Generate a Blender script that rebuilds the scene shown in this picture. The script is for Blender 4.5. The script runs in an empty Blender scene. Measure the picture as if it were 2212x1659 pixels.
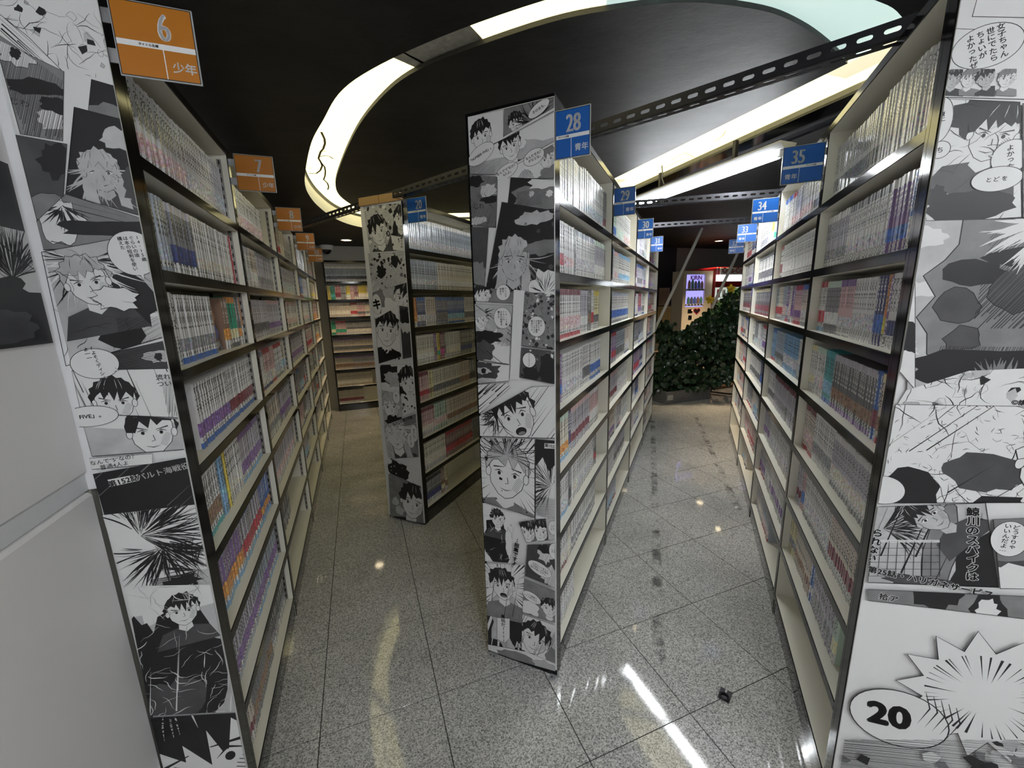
import bpy, bmesh, math, random
import numpy as np
from mathutils import Vector, Matrix
from mathutils.geometry import tessellate_polygon

# ------------------------------------------------------------------ camera, world, light, exposure
SC = bpy.context.scene
COL = SC.collection
F_PX, PITCH, ROLL, YAW = 874.09, 0.199878, -0.0261991, 0.358958
CAM_H = 1.415
_fw = np.array([0, math.cos(PITCH), -math.sin(PITCH)])
_rt = np.array([1.0, 0, 0])
_up = np.cross(_rt, _fw)
_r2 = math.cos(ROLL) * _rt + math.sin(ROLL) * _up
_u2 = -math.sin(ROLL) * _rt + math.cos(ROLL) * _up
CAMP = np.array([0, 0, CAM_H])
cam_d = bpy.data.cameras.new('camera')
cam_d.sensor_fit = 'HORIZONTAL'
cam_d.sensor_width = 36.0
cam_d.lens = 36.0 * F_PX / 2212
cam_d.clip_start = 0.02
cam = bpy.data.objects.new('camera', cam_d)
COL.objects.link(cam)
cam.matrix_world = Matrix(((_r2[0], _u2[0], -_fw[0], 0), (_r2[1], _u2[1], -_fw[1], 0),
                           (_r2[2], _u2[2], -_fw[2], CAM_H), (0, 0, 0, 1)))
SC.camera = cam
w = bpy.data.worlds.new('world')
SC.world = w
w.use_nodes = True
w.node_tree.nodes['Background'].inputs[0].default_value = (0.9, 0.95, 1.0, 1)
w.node_tree.nodes['Background'].inputs[1].default_value = 0.02
SC.view_settings.view_transform = 'Standard'
SC.view_settings.look = 'None'
SC.view_settings.gamma = 1.0
SC.view_settings.use_curve_mapping = False
SC.view_settings.exposure = 1.65
LAMP_COVE, LAMP_TUBE, LAMP_REAR, LAMP_SPOT = 0.68, 33.0, 48.0, 4.0


def ray(x, y):
    return _fw + _r2 * (x - 1106) / F_PX - _u2 * (y - 829.5) / F_PX


def on_z(x, y, z=0.0):
    d = ray(x, y)
    return CAMP + d * (z - CAM_H) / d[2]


def on_plane(x, y, A, d2):
    """pixel -> vertical plane through A (2d) running along d2 (2d): (run along d2, height)"""
    n = np.array([-d2[1], d2[0], 0])
    r = ray(x, y)
    t = (n @ (np.array([A[0], A[1], 0]) - CAMP)) / (n @ r)
    P = CAMP + t * r
    return float((P[:2] - np.asarray(A)) @ np.asarray(d2)), float(P[2])


def project(P):
    d = np.asarray(P, float) - CAMP
    z = d @ _fw
    return 1106 + F_PX * (d @ _r2) / z, 829.5 - F_PX * (d @ _u2) / z, z


def hd(deg):
    a = math.radians(deg)
    return np.array([math.sin(a), math.cos(a)])


# ------------------------------------------------------------------ materials
MATS = {}


def _n(nt, t, **kw):
    n = nt.nodes.new(t)
    for k, v in kw.items():
        setattr(n, k, v)
    return n


def mat(name, col, rough=0.5, metal=0.0, coat=0.0, vary=0.06, scale=30.0, bump=0.0, emit=None, estr=0.0,
        stretch=None, spec=None, coat_rough=0.05):
    if name in MATS:
        return MATS[name]
    m = bpy.data.materials.new(name)
    MATS[name] = m
    m.use_nodes = True
    nt = m.node_tree
    b = nt.nodes['Principled BSDF']
    b.inputs['Roughness'].default_value = rough
    b.inputs['Metallic'].default_value = metal
    b.inputs['Coat Weight'].default_value = coat
    b.inputs['Coat Roughness'].default_value = coat_rough
    if spec is not None:
        b.inputs['Specular IOR Level'].default_value = spec
    geo = _n(nt, 'ShaderNodeNewGeometry')
    mp = _n(nt, 'ShaderNodeMapping')
    if stretch:
        mp.inputs['Scale'].default_value = stretch
    nt.links.new(geo.outputs['Position'], mp.inputs['Vector'])
    no = _n(nt, 'ShaderNodeTexNoise')
    no.inputs['Scale'].default_value = scale
    no.inputs['Detail'].default_value = 4
    nt.links.new(mp.outputs[0], no.inputs['Vector'])
    mx = _n(nt, 'ShaderNodeMix', data_type='RGBA')
    c = np.array(col[:3])
    mx.inputs[6].default_value = (*np.clip(c * (1 - vary), 0, 1), 1)
    mx.inputs[7].default_value = (*np.clip(c * (1 + vary), 0, 1), 1)
    nt.links.new(no.outputs['Fac'], mx.inputs[0])
    nt.links.new(mx.outputs[2], b.inputs['Base Color'])
    if bump:
        bp = _n(nt, 'ShaderNodeBump')
        bp.inputs['Strength'].default_value = bump
        bp.inputs['Distance'].default_value = 0.004
        nt.links.new(no.outputs['Fac'], bp.inputs['Height'])
        nt.links.new(bp.outputs[0], b.inputs['Normal'])
    if emit:
        b.inputs['Emission Color'].default_value = (*emit, 1)
        b.inputs['Emission Strength'].default_value = estr
    return m


def granite(name, c0, c1, c2, rough, stains=False):
    m = bpy.data.materials.new(name)
    MATS[name] = m
    m.use_nodes = True
    nt = m.node_tree
    b = nt.nodes['Principled BSDF']
    geo = _n(nt, 'ShaderNodeNewGeometry')
    v1 = _n(nt, 'ShaderNodeTexVoronoi')
    v1.inputs['Scale'].default_value = 260
    nt.links.new(geo.outputs['Position'], v1.inputs['Vector'])
    n1 = _n(nt, 'ShaderNodeTexNoise')
    n1.inputs['Scale'].default_value = 190
    n1.inputs['Detail'].default_value = 5
    n1.inputs['Roughness'].default_value = 0.75
    nt.links.new(geo.outputs['Position'], n1.inputs['Vector'])
    hs = _n(nt, 'ShaderNodeSeparateColor')
    nt.links.new(v1.outputs['Color'], hs.inputs[0])
    ad = _n(nt, 'ShaderNodeMath', operation='MULTIPLY_ADD')
    ad.inputs[1].default_value = 0.45
    nt.links.new(hs.outputs[0], ad.inputs[0])
    nt.links.new(n1.outputs['Fac'], ad.inputs[2])
    rp = _n(nt, 'ShaderNodeValToRGB')
    rp.color_ramp.elements[0].position = 0.40
    rp.color_ramp.elements[0].color = (*c0, 1)
    rp.color_ramp.elements[1].position = 0.95
    rp.color_ramp.elements[1].color = (*c2, 1)
    e = rp.color_ramp.elements.new(0.66)
    e.color = (*c1, 1)
    nt.links.new(ad.outputs[0], rp.inputs[0])
    out = rp.outputs[0]
    n2 = _n(nt, 'ShaderNodeTexNoise')
    n2.inputs['Scale'].default_value = 2.2
    n2.inputs['Detail'].default_value = 3
    nt.links.new(geo.outputs['Position'], n2.inputs['Vector'])
    mr = _n(nt, 'ShaderNodeMapRange')
    mr.inputs[1].default_value = 0.3
    mr.inputs[2].default_value = 0.7
    mr.inputs[3].default_value = 0.8
    mr.inputs[4].default_value = 1.1
    nt.links.new(n2.outputs['Fac'], mr.inputs[0])
    mu = _n(nt, 'ShaderNodeMix', data_type='RGBA', blend_type='MULTIPLY')
    mu.inputs[0].default_value = 1
    nt.links.new(out, mu.inputs[6])
    nt.links.new(mr.outputs[0], mu.inputs[7])
    out = mu.outputs[2]
    if stains:
        # two worn lines of old tape residue running down the aisle
        sp = _n(nt, 'ShaderNodeSeparateXYZ')
        nt.links.new(geo.outputs['Position'], sp.inputs[0])
        n3 = _n(nt, 'ShaderNodeTexNoise')
        n3.inputs['Scale'].default_value = 7
        n3.inputs['Detail'].default_value = 6
        n3.inputs['Roughness'].default_value = 0.7
        nt.links.new(geo.outputs['Position'], n3.inputs['Vector'])
        for (x0, y0, x1, y1, ymin, ymax) in ((0.609, 1.512, 1.673, 4.656, 1.35, 4.6), (1.53, 2.574, 2.179, 4.609, 2.5, 4.7)):
            L = math.hypot(x1 - x0, y1 - y0)
            a, bb = (y1 - y0) / L, -(x1 - x0) / L
            cc = -(a * x0 + bb * y0)
            m1 = _n(nt, 'ShaderNodeMath', operation='MULTIPLY_ADD')
            m1.inputs[1].default_value = a
            m1.inputs[2].default_value = cc
            nt.links.new(sp.outputs[0], m1.inputs[0])
            m2 = _n(nt, 'ShaderNodeMath', operation='MULTIPLY_ADD')
            m2.inputs[1].default_value = bb
            nt.links.new(sp.outputs[1], m2.inputs[0])
            nt.links.new(m1.outputs[0], m2.inputs[2])
            ab = _n(nt, 'ShaderNodeMath', operation='ABSOLUTE')
            nt.links.new(m2.outputs[0], ab.inputs[0])
            r1 = _n(nt, 'ShaderNodeMapRange')
            r1.inputs[1].default_value = 0.016
            r1.inputs[2].default_value = 0.030
            r1.inputs[3].default_value = 1
            r1.inputs[4].default_value = 0
            nt.links.new(ab.outputs[0], r1.inputs[0])
            r2 = _n(nt, 'ShaderNodeMapRange')
            r2.inputs[1].default_value = 0.46
            r2.inputs[2].default_value = 0.60
            nt.links.new(n3.outputs['Fac'], r2.inputs[0])
            p1 = _n(nt, 'ShaderNodeMath', operation='MULTIPLY')
            nt.links.new(r1.outputs[0], p1.inputs[0])
            nt.links.new(r2.outputs[0], p1.inputs[1])
            g1 = _n(nt, 'ShaderNodeMath', operation='GREATER_THAN')
            g1.inputs[1].default_value = ymin
            nt.links.new(sp.outputs[1], g1.inputs[0])
            g2 = _n(nt, 'ShaderNodeMath', operation='LESS_THAN')
            g2.inputs[1].default_value = ymax
            nt.links.new(sp.outputs[1], g2.inputs[0])
            p2 = _n(nt, 'ShaderNodeMath', operation='MULTIPLY')
            nt.links.new(p1.outputs[0], p2.inputs[0])
            nt.links.new(g1.outputs[0], p2.inputs[1])
            p3 = _n(nt, 'ShaderNodeMath', operation='MULTIPLY')
            nt.links.new(p2.outputs[0], p3.inputs[0])
            nt.links.new(g2.outputs[0], p3.inputs[1])
            p4 = _n(nt, 'ShaderNodeMath', operation='MULTIPLY')
            p4.inputs[1].default_value = 0.7
            nt.links.new(p3.outputs[0], p4.inputs[0])
            mm = _n(nt, 'ShaderNodeMix', data_type='RGBA')
            mm.inputs[7].default_value = (0.03, 0.03, 0.03, 1)
            nt.links.new(p4.outputs[0], mm.inputs[0])
            nt.links.new(out, mm.inputs[6])
            out = mm.outputs[2]
    nt.links.new(out, b.inputs['Base Color'])
    b.inputs['Roughness'].default_value = rough
    b.inputs['Specular IOR Level'].default_value = 0.5
    return m


def ceiling_mat():
    m = bpy.data.materials.new('black_painted_ceiling')
    MATS['ceil'] = m
    m.use_nodes = True
    nt = m.node_tree
    b = nt.nodes['Principled BSDF']
    geo = _n(nt, 'ShaderNodeNewGeometry')
    mp = _n(nt, 'ShaderNodeMapping')
    mp.inputs['Rotation'].default_value = (0, 0, math.radians(25))
    mp.inputs['Scale'].default_value = (2.0, 3.4, 1)
    nt.links.new(geo.outputs['Position'], mp.inputs['Vector'])
    no = _n(nt, 'ShaderNodeTexNoise')
    no.inputs['Scale'].default_value = 1.5
    no.inputs['Detail'].default_value = 8
    no.inputs['Roughness'].default_value = 0.7
    nt.links.new(mp.outputs[0], no.inputs['Vector'])
    rp = _n(nt, 'ShaderNodeValToRGB')
    rp.color_ramp.elements[0].position = 0.38
    rp.color_ramp.elements[0].color = (0.006, 0.006, 0.006, 1)
    rp.color_ramp.elements[1].position = 0.75
    rp.color_ramp.elements[1].color = (0.030, 0.028, 0.027, 1)
    nt.links.new(no.outputs['Fac'], rp.inputs[0])
    nt.links.new(rp.outputs[0], b.inputs['Base Color'])
    b.inputs['Roughness'].default_value = 0.6
    bp = _n(nt, 'ShaderNodeBump')
    bp.inputs['Strength'].default_value = 0.25
    bp.inputs['Distance'].default_value = 0.01
    nt.links.new(no.outputs['Fac'], bp.inputs['Height'])
    nt.links.new(bp.outputs[0], b.inputs['Normal'])
    return m


def book_mat():
    """spines under clear film: colour attribute carries band colour, its alpha the kind of print"""
    m = bpy.data.materials.new('comic_spines_in_clear_film')
    MATS['book'] = m
    m.use_nodes = True
    nt = m.node_tree
    b = nt.nodes['Principled BSDF']
    at = _n(nt, 'ShaderNodeAttribute', attribute_name='Col')
    uv = _n(nt, 'ShaderNodeUVMap', uv_map='uv')
    geo = _n(nt, 'ShaderNodeNewGeometry')

    def rng(lo, hi):
        a = _n(nt, 'ShaderNodeMath', operation='GREATER_THAN')
        a.inputs[1].default_value = lo
        nt.links.new(at.outputs['Alpha'], a.inputs[0])
        c = _n(nt, 'ShaderNodeMath', operation='LESS_THAN')
        c.inputs[1].default_value = hi
        nt.links.new(at.outputs['Alpha'], c.inputs[0])
        d = _n(nt, 'ShaderNodeMath', operation='MULTIPLY')
        nt.links.new(a.outputs[0], d.inputs[0])
        nt.links.new(c.outputs[0], d.inputs[1])
        return d.outputs[0]
    # letters: same on every volume of a series (driven by uv)
    mp = _n(nt, 'ShaderNodeMapping')
    mp.inputs['Scale'].default_value = (3.4, 150, 1)
    nt.links.new(uv.outputs[0], mp.inputs['Vector'])
    nz = _n(nt, 'ShaderNodeTexNoise')
    nz.inputs['Scale'].default_value = 1.0
    nz.inputs['Detail'].default_value = 2
    nt.links.new(mp.outputs[0], nz.inputs['Vector'])
    th = _n(nt, 'ShaderNodeMath', operation='GREATER_THAN')
    th.inputs[1].default_value = 0.515
    nt.links.new(nz.outputs['Fac'], th.inputs[0])
    # keep a margin left and right of the letters
    su = _n(nt, 'ShaderNodeSeparateXYZ')
    nt.links.new(uv.outputs[0], su.inputs[0])
    fr = _n(nt, 'ShaderNodeMath', operation='FRACT')
    nt.links.new(su.outputs[0], fr.inputs[0])
    s1 = _n(nt, 'ShaderNodeMath', operation='SUBTRACT')
    s1.inputs[1].default_value = 0.5
    nt.links.new(fr.outputs[0], s1.inputs[0])
    s2 = _n(nt, 'ShaderNodeMath', operation='ABSOLUTE')
    nt.links.new(s1.outputs[0], s2.inputs[0])
    s3 = _n(nt, 'ShaderNodeMath', operation='LESS_THAN')
    s3.inputs[1].default_value = 0.3
    nt.links.new(s2.outputs[0], s3.inputs[0])
    t2 = _n(nt, 'ShaderNodeMath', operation='MULTIPLY')
    nt.links.new(th.outputs[0], t2.inputs[0])
    nt.links.new(s3.outputs[0], t2.inputs[1])
    ink = _n(nt, 'ShaderNodeMath', operation='MULTIPLY')
    nt.links.new(t2.outputs[0], ink.inputs[0])
    nt.links.new(rng(0.2, 0.45), ink.inputs[1])
    bw = _n(nt, 'ShaderNodeRGBToBW')
    nt.links.new(at.outputs['Color'], bw.inputs[0])
    gt = _n(nt, 'ShaderNodeMath', operation='LESS_THAN')
    gt.inputs[1].default_value = 0.22
    nt.links.new(bw.outputs[0], gt.inputs[0])
    ic = _n(nt, 'ShaderNodeMix', data_type='RGBA')
    ic.inputs[6].default_value = (0.03, 0.03, 0.035, 1)
    ic.inputs[7].default_value = (0.75, 0.73, 0.70, 1)
    nt.links.new(gt.outputs[0], ic.inputs[0])
    m1 = _n(nt, 'ShaderNodeMix', data_type='RGBA')
    nt.links.new(ink.outputs[0], m1.inputs[0])
    nt.links.new(at.outputs['Color'], m1.inputs[6])
    nt.links.new(ic.outputs[2], m1.inputs[7])
    # printed picture: differs from volume to volume (driven by position)
    n2 = _n(nt, 'ShaderNodeTexNoise')
    n2.inputs['Scale'].default_value = 110
    n2.inputs['Detail'].default_value = 3
    nt.links.new(geo.outputs['Position'], n2.inputs['Vector'])
    hsv = _n(nt, 'ShaderNodeMix', data_type='RGBA', blend_type='OVERLAY')
    hsv.inputs[0].default_value = 0.95
    ct = _n(nt, 'ShaderNodeMix', data_type='RGBA')
    ct.inputs[0].default_value = 0.75
    ct.inputs[6].default_value = (0.5, 0.5, 0.5, 1)
    ds = _n(nt, 'ShaderNodeHueSaturation')
    ds.inputs['Saturation'].default_value = 0.30
    nt.links.new(n2.outputs['Color'], ds.inputs['Color'])
    nt.links.new(ds.outputs[0], ct.inputs[7])
    cr = _n(nt, 'ShaderNodeBrightContrast')
    cr.inputs['Contrast'].default_value = 2.6
    nt.links.new(ct.outputs[2], cr.inputs[0])
    nt.links.new(at.outputs['Color'], hsv.inputs[6])
    nt.links.new(cr.outputs[0], hsv.inputs[7])
    m2 = _n(nt, 'ShaderNodeMix', data_type='RGBA')
    nt.links.new(rng(0.45, 0.8), m2.inputs[0])
    nt.links.new(m1.outputs[2], m2.inputs[6])
    nt.links.new(hsv.outputs[2], m2.inputs[7])
    nt.links.new(m2.outputs[2], b.inputs['Base Color'])
    b.inputs['Roughness'].default_value = 0.32
    b.inputs['Coat Weight'].default_value = 0.7
    b.inputs['Coat Roughness'].default_value = 0.12
    # film creases
    mp2 = _n(nt, 'ShaderNodeMapping')
    mp2.inputs['Scale'].default_value = (260, 260, 14)
    nt.links.new(geo.outputs['Position'], mp2.inputs['Vector'])
    n3 = _n(nt, 'ShaderNodeTexNoise')
    n3.inputs['Scale'].default_value = 1
    nt.links.new(mp2.outputs[0], n3.inputs['Vector'])
    bp = _n(nt, 'ShaderNodeBump')
    bp.inputs['Strength'].default_value = 0.35
    bp.inputs['Distance'].default_value = 0.002
    nt.links.new(n3.outputs['Fac'], bp.inputs['Height'])
    nt.links.new(bp.outputs[0], b.inputs['Coat Normal'])
    nt.links.new(bp.outputs[0], b.inputs['Normal'])
    return m


M_GRAN = granite('polished_grey_granite', (0.11, 0.11, 0.105), (0.44, 0.435, 0.415), (0.78, 0.77, 0.74), 0.055, stains=True)
M_GROUT = mat('dark_grout', (0.035, 0.033, 0.03), 0.8)
M_CEIL = ceiling_mat()
M_CREAM = mat('cream_melamine', (0.80, 0.775, 0.68), 0.38, vary=0.03, scale=6)
M_BLACK = mat('gloss_black_laminate', (0.006, 0.006, 0.007), 0.10, vary=0.3, scale=12, spec=0.4, bump=0.05)
M_KICK = mat('gloss_dark_kick', (0.014, 0.014, 0.014), 0.10, coat=0.6, vary=0.2)
M_PAGE = mat('page_paper', (0.62, 0.57, 0.47), 0.8, vary=0.15, scale=400)
M_BOOK = book_mat()
M_WALL = mat('white_wall_paint', (0.80, 0.775, 0.765), 0.55, vary=0.03, scale=3, bump=0.05)
M_CREAMWALL = mat('cream_wall_paint', (0.42, 0.40, 0.35), 0.6, vary=0.05, scale=3)
M_DARKWALL = mat('dark_navy_wall', (0.012, 0.014, 0.022), 0.6, vary=0.2, scale=4)
M_GREYWALL = mat('grey_wall_paint', (0.16, 0.15, 0.145), 0.6, vary=0.08, scale=4)
M_STEEL = mat('dark_slotted_steel', (0.03, 0.03, 0.035), 0.4, metal=0.6, vary=0.2)
M_GALV = mat('bare_steel', (0.45, 0.45, 0.46), 0.35, metal=0.9, vary=0.15, scale=60)
M_PW = mat('print_white', (0.70, 0.70, 0.69), 0.33, vary=0.02)
M_PK = mat('print_black', (0.012, 0.012, 0.013), 0.36, vary=0.3)
M_PG1 = mat('print_light_grey', (0.46, 0.46, 0.46), 0.35, vary=0.35, scale=26)
M_PG2 = mat('print_mid_grey', (0.20, 0.20, 0.20), 0.35, vary=0.45, scale=22)
M_PG3 = mat('print_dark_grey', (0.065, 0.065, 0.067), 0.35, vary=0.5, scale=18)
PRINT = [M_PW, M_PK, M_PG1, M_PG2, M_PG3]


# ------------------------------------------------------------------ object helpers
def obj(name, me, parent=None, mats=None, loc=None, rz=None):
    o = bpy.data.objects.new(name, me)
    COL.objects.link(o)
    if mats is not None and me is not None and len(me.materials) == 0:
        for m in (mats if isinstance(mats, (list, tuple)) else [mats]):
            me.materials.append(m)
    if parent is not None:
        o.parent = parent
    if loc is not None:
        o.location = loc
    if rz is not None:
        o.rotation_euler = (0, 0, rz)
    return o


def tag(o, label, cat, group=None, kind=None):
    o['label'] = label
    o['category'] = cat
    if group:
        o['group'] = group
    if kind:
        o['kind'] = kind
    return o


def struct(o, label=None):
    o['kind'] = 'structure'
    if label:
        o['label'] = label
    return o


def empty(name, loc, rz=0.0):
    return obj(name, None, loc=loc, rz=rz)


class MB:
    """collects vertices and faces; becomes one mesh"""

    def __init__(s):
        s.v, s.f, s.m = [], [], []

    def add(s, vs, fs, mi=0):
        k = len(s.v)
        s.v += [tuple(map(float, p)) for p in vs]
        s.f += [tuple(i + k for i in f) for f in fs]
        s.m += [mi] * len(fs)
        return s

    def box(s, x0, y0, z0, x1, y1, z1, mi=0, M=None):
        vs = [(x0, y0, z0), (x1, y0, z0), (x1, y1, z0), (x0, y1, z0), (x0, y0, z1), (x1, y0, z1), (x1, y1, z1), (x0, y1, z1)]
        if M is not None:
            vs = [M @ Vector(p) for p in vs]
        fs = [(0, 3, 2, 1), (4, 5, 6, 7), (0, 1, 5, 4), (1, 2, 6, 5), (2, 3, 7, 6), (3, 0, 4, 7)]
        return s.add(vs, fs, mi)

    def cbox(s, x0, y0, z0, x1, y1, z1, c=0.002, mi=0, M=None):
        """box with chamfered edges"""
        xs, ys, zs = (x0, x1), (y0, y1), (z0, z1)
        vs = []
        idx = {}
        for i in (0, 1):
            for j in (0, 1):
                for k in (0, 1):
                    sx, sy, sz = (1, -1)[i], (1, -1)[j], (1, -1)[k]
                    p = (xs[i], ys[j], zs[k])
                    for a, q in enumerate(((0, sy * c, sz * c), (sx * c, 0, sz * c), (sx * c, sy * c, 0))):
                        idx[(i, j, k, a)] = len(vs)
                        vs.append((p[0] + q[0], p[1] + q[1], p[2] + q[2]))
        fs = []
        for i in (0, 1):
            f = [idx[(i, 0, 0, 0)], idx[(i, 1, 0, 0)], idx[(i, 1, 1, 0)], idx[(i, 0, 1, 0)]]
            fs.append(f if i else f[::-1])
            f = [idx[(0, i, 0, 1)], idx[(0, i, 1, 1)], idx[(1, i, 1, 1)], idx[(1, i, 0, 1)]]
            fs.append(f if i else f[::-1])
            f = [idx[(0, 0, i, 2)], idx[(1, 0, i, 2)], idx[(1, 1, i, 2)], idx[(0, 1, i, 2)]]
            fs.append(f if i else f[::-1])
        for j in (0, 1):
            for k in (0, 1):
                f = [idx[(0, j, k, 1)], idx[(1, j, k, 1)], idx[(1, j, k, 2)], idx[(0, j, k, 2)]]
                fs.append(f if (j == k) else f[::-1])
        for i in (0, 1):
            for k in (0, 1):
                f = [idx[(i, 0, k, 0)], idx[(i, 1, k, 0)], idx[(i, 1, k, 2)], idx[(i, 0, k, 2)]]
                fs.append(f if (i != k) else f[::-1])
            for j in (0, 1):
                f = [idx[(i, j, 0, 0)], idx[(i, j, 1, 0)], idx[(i, j, 1, 1)], idx[(i, j, 0, 1)]]
                fs.append(f if (i == j) else f[::-1])
        for i in (0, 1):
            for j in (0, 1):
                for k in (0, 1):
                    f = [idx[(i, j, k, a)] for a in range(3)]
                    fs.append(f if ((i + j + k) % 2) else f[::-1])
        if M is not None:
            vs = [M @ Vector(p) for p in vs]
        return s.add(vs, fs, mi)

    def tube(s, p0, p1, r0, r1=None, n=10, mi=0, cap=True):
        r1 = r0 if r1 is None else r1
        a, b = Vector(p0), Vector(p1)
        d = (b - a).normalized()
        x = d.orthogonal().normalized()
        y = d.cross(x)
        vs = []
        for c, r in ((a, r0), (b, r1)):
            for i in range(n):
                t = 2 * math.pi * i / n
                vs.append(c + x * (r * math.cos(t)) + y * (r * math.sin(t)))
        fs = [(i, (i + 1) % n, n + (i + 1) % n, n + i) for i in range(n)]
        if cap:
            fs += [tuple(range(n))[::-1], tuple(range(n, 2 * n))]
        return s.add(vs, fs, mi)

    def path(s, pts, r, n=8, mi=0):
        for a, b in zip(pts[:-1], pts[1:]):
            s.tube(a, b, r, r, n, mi)
        return s

    def lathe(s, prof, n=24, mi=0, c=(0, 0, 0)):
        """profile of (r, z)"""
        vs, fs = [], []
        for r, z in prof:
            for i in range(n):
                t = 2 * math.pi * i / n
                vs.append((c[0] + r * math.cos(t), c[1] + r * math.sin(t), c[2] + z))
        for k in range(len(prof) - 1):
            for i in range(n):
                j = (i + 1) % n
                fs.append((k * n + i, k * n + j, (k + 1) * n + j, (k + 1) * n + i))
        return s.add(vs, fs, mi)

    def prism(s, poly, z0, z1, mi=0, top_mi=None, caps=True):
        """2d polygon extruded in z"""
        n = len(poly)
        vs = [(p[0], p[1], z0) for p in poly] + [(p[0], p[1], z1) for p in poly]
        s.add(vs, [(i, (i + 1) % n, n + (i + 1) % n, n + i) for i in range(n)], mi)
        if caps:
            tr = tessellate_polygon([[Vector((p[0], p[1], 0)) for p in poly]])
            s.add(vs[:n], [tuple(t)[::-1] for t in tr], mi)
            s.add(vs[n:], [tuple(t) for t in tr], mi if top_mi is None else top_mi)
        return s

    def flat(s, poly, z, mi=0, down=True):
        tr = tessellate_polygon([[Vector((p[0], p[1], 0)) for p in poly]])
        fs = []
        for t in tr:
            a, b, c = [poly[i] for i in t]
            up = (b[0] - a[0]) * (c[1] - a[1]) - (b[1] - a[1]) * (c[0] - a[0]) > 0
            fs.append(tuple(t)[::-1] if up == down else tuple(t))
        return s.add([(p[0], p[1], z) for p in poly], fs, mi)

    def mesh(s, name, mats, smooth=False):
        me = bpy.data.meshes.new(name)
        me.from_pydata(s.v, [], s.f)
        for m in (mats if isinstance(mats, (list, tuple)) else [mats]):
            me.materials.append(m)
        if any(s.m):
            me.polygons.foreach_set('material_index', s.m)
        if smooth:
            me.polygons.foreach_set('use_smooth', [True] * len(me.polygons))
        me.update()
        return me

    def obj(s, name, mats, parent=None, smooth=False, loc=None, rz=None):
        return obj(name, s.mesh(name, mats, smooth), parent, loc=loc, rz=rz)


def local_frame(o2, xdir):
    """matrix of a frame at o2 (2d or 3d) whose x runs along xdir (2d)"""
    rz = math.atan2(xdir[1], xdir[0])
    return (float(o2[0]), float(o2[1]), float(o2[2]) if len(o2) > 2 else 0.0), rz

# ------------------------------------------------------------------ plan of the room (metres, camera over the origin)
A_L, A_M = -20.8, 24.4
D_L, D_M = hd(A_L), hd(A_M)


def right_of(a):
    a = math.radians(a)
    return np.array([math.cos(a), -math.sin(a)])


R_L, R_M = right_of(A_L), right_of(A_M)
L0 = np.array([-1.042, 1.661])
M0 = np.array([0.157, 1.331])
R0 = np.array([1.161, 1.601])
A_R = 24.2
D_R, R_R = hd(A_R), right_of(A_R)
L_NEAR = L0 - 0.800 * D_L
R_NEAR = R0 - 0.795 * D_R
POST_L, POST_R, POST_M, POST_20 = 0.043, 0.030, 0.032, 0.026
L_ART, R_ART = L_NEAR - POST_L * D_L, R_NEAR - POST_R * D_R
M_ART = M0 - POST_M * D_M
N20 = np.array([-0.580, 2.440])
N_ART = N20 - POST_20 * D_M
FAR0 = np.array([-2.384, 5.391])
Z_CEIL, Z_CEIL2 = 2.20, 2.30

# floor: grout bed and granite tiles
fb = MB().box(-5, -2.6, -0.06, 7, 11, -0.002)
floor = struct(fb.obj('floor', M_GROUT), 'polished grey granite tile floor with dark joints')
TS = 0.4
cy_, sy_ = math.cos(YAW), math.sin(YAW)


def tile_xy(u, v):
    a, b = (u - 0.616375) * TS, (v + 3.168118) * TS
    return a * cy_ - b * sy_, a * sy_ + b * cy_


hw = TS / 2 - 0.0016
tile_me = MB().cbox(-hw, -hw, -0.012, hw, hw, 0.0, 0.0003).mesh('tile', M_GRAN)
cand, rest = [], []
for u in range(-16, 30):
    for v in range(-9, 26):
        x, y = tile_xy(u + 0.5, v + 0.5)
        if not (-4.6 < x < 6.6 and -2.2 < y < 10.4):
            continue
        vis = False
        for du, dv in ((0, 0), (1, 0), (0, 1), (1, 1), (.5, .5)):
            qx, qy = tile_xy(u + du, v + dv)
            if qy > 0.25:
                px_, py_, z_ = project((qx, qy, 0))
                if z_ > 0.1 and -30 < px_ < 2240 and py_ < 1700:
                    vis = True
        (cand if vis else rest).append((math.hypot(x, y), x, y))
cand.sort()
for i, (r, x, y) in enumerate(cand[:300]):
    obj('tile', tile_me, floor, loc=(x, y, 0), rz=YAW)
far_t = MB()
for r, x, y in cand[300:] + rest:
    far_t.box(-hw, -hw, -0.012, hw, hw, 0, M=Matrix.Translation((x, y, 0)) @ Matrix.Rotation(YAW, 4, 'Z'))
o = far_t.obj('tile_field', M_GRAN, floor)
o['kind'] = 'stuff'

# ceiling: two black soffits around a D shaped light trough with a black island in the middle
OUT = [(1.62, 1.85), (1.40, 1.55), (1.16, 1.36), (1.02, 1.29), (0.80, 1.22), (0.50, 1.185), (0.30, 1.21), (0.11, 1.26), (-0.19, 1.40),
       (-0.45, 1.56), (-0.62, 1.71), (-0.78, 1.93), (-0.94, 2.16), (-1.14, 2.51), (-1.31, 2.84), (-1.42, 3.13), (-1.51, 3.48),
       (-1.57, 3.93), (-1.52, 4.30), (-1.32, 4.54), (-1.0, 4.60), (-0.2, 4.62), (0.70, 4.60)]
INN = [(1.352, 1.803), (1.183, 1.679), (1.003, 1.567), (0.823, 1.488), (0.575, 1.443), (0.361, 1.465), (0.147, 1.521), (-0.158, 1.668),
       (-0.372, 1.803), (-0.552, 1.995), (-0.766, 2.30), (-1.048, 2.795), (-1.262, 3.223), (-1.364, 3.55), (-1.386, 3.90),
       (-1.36, 4.12), (-1.27, 4.25), (-1.1, 4.30), (-0.2, 4.31), (0.42, 4.30)]


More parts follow.
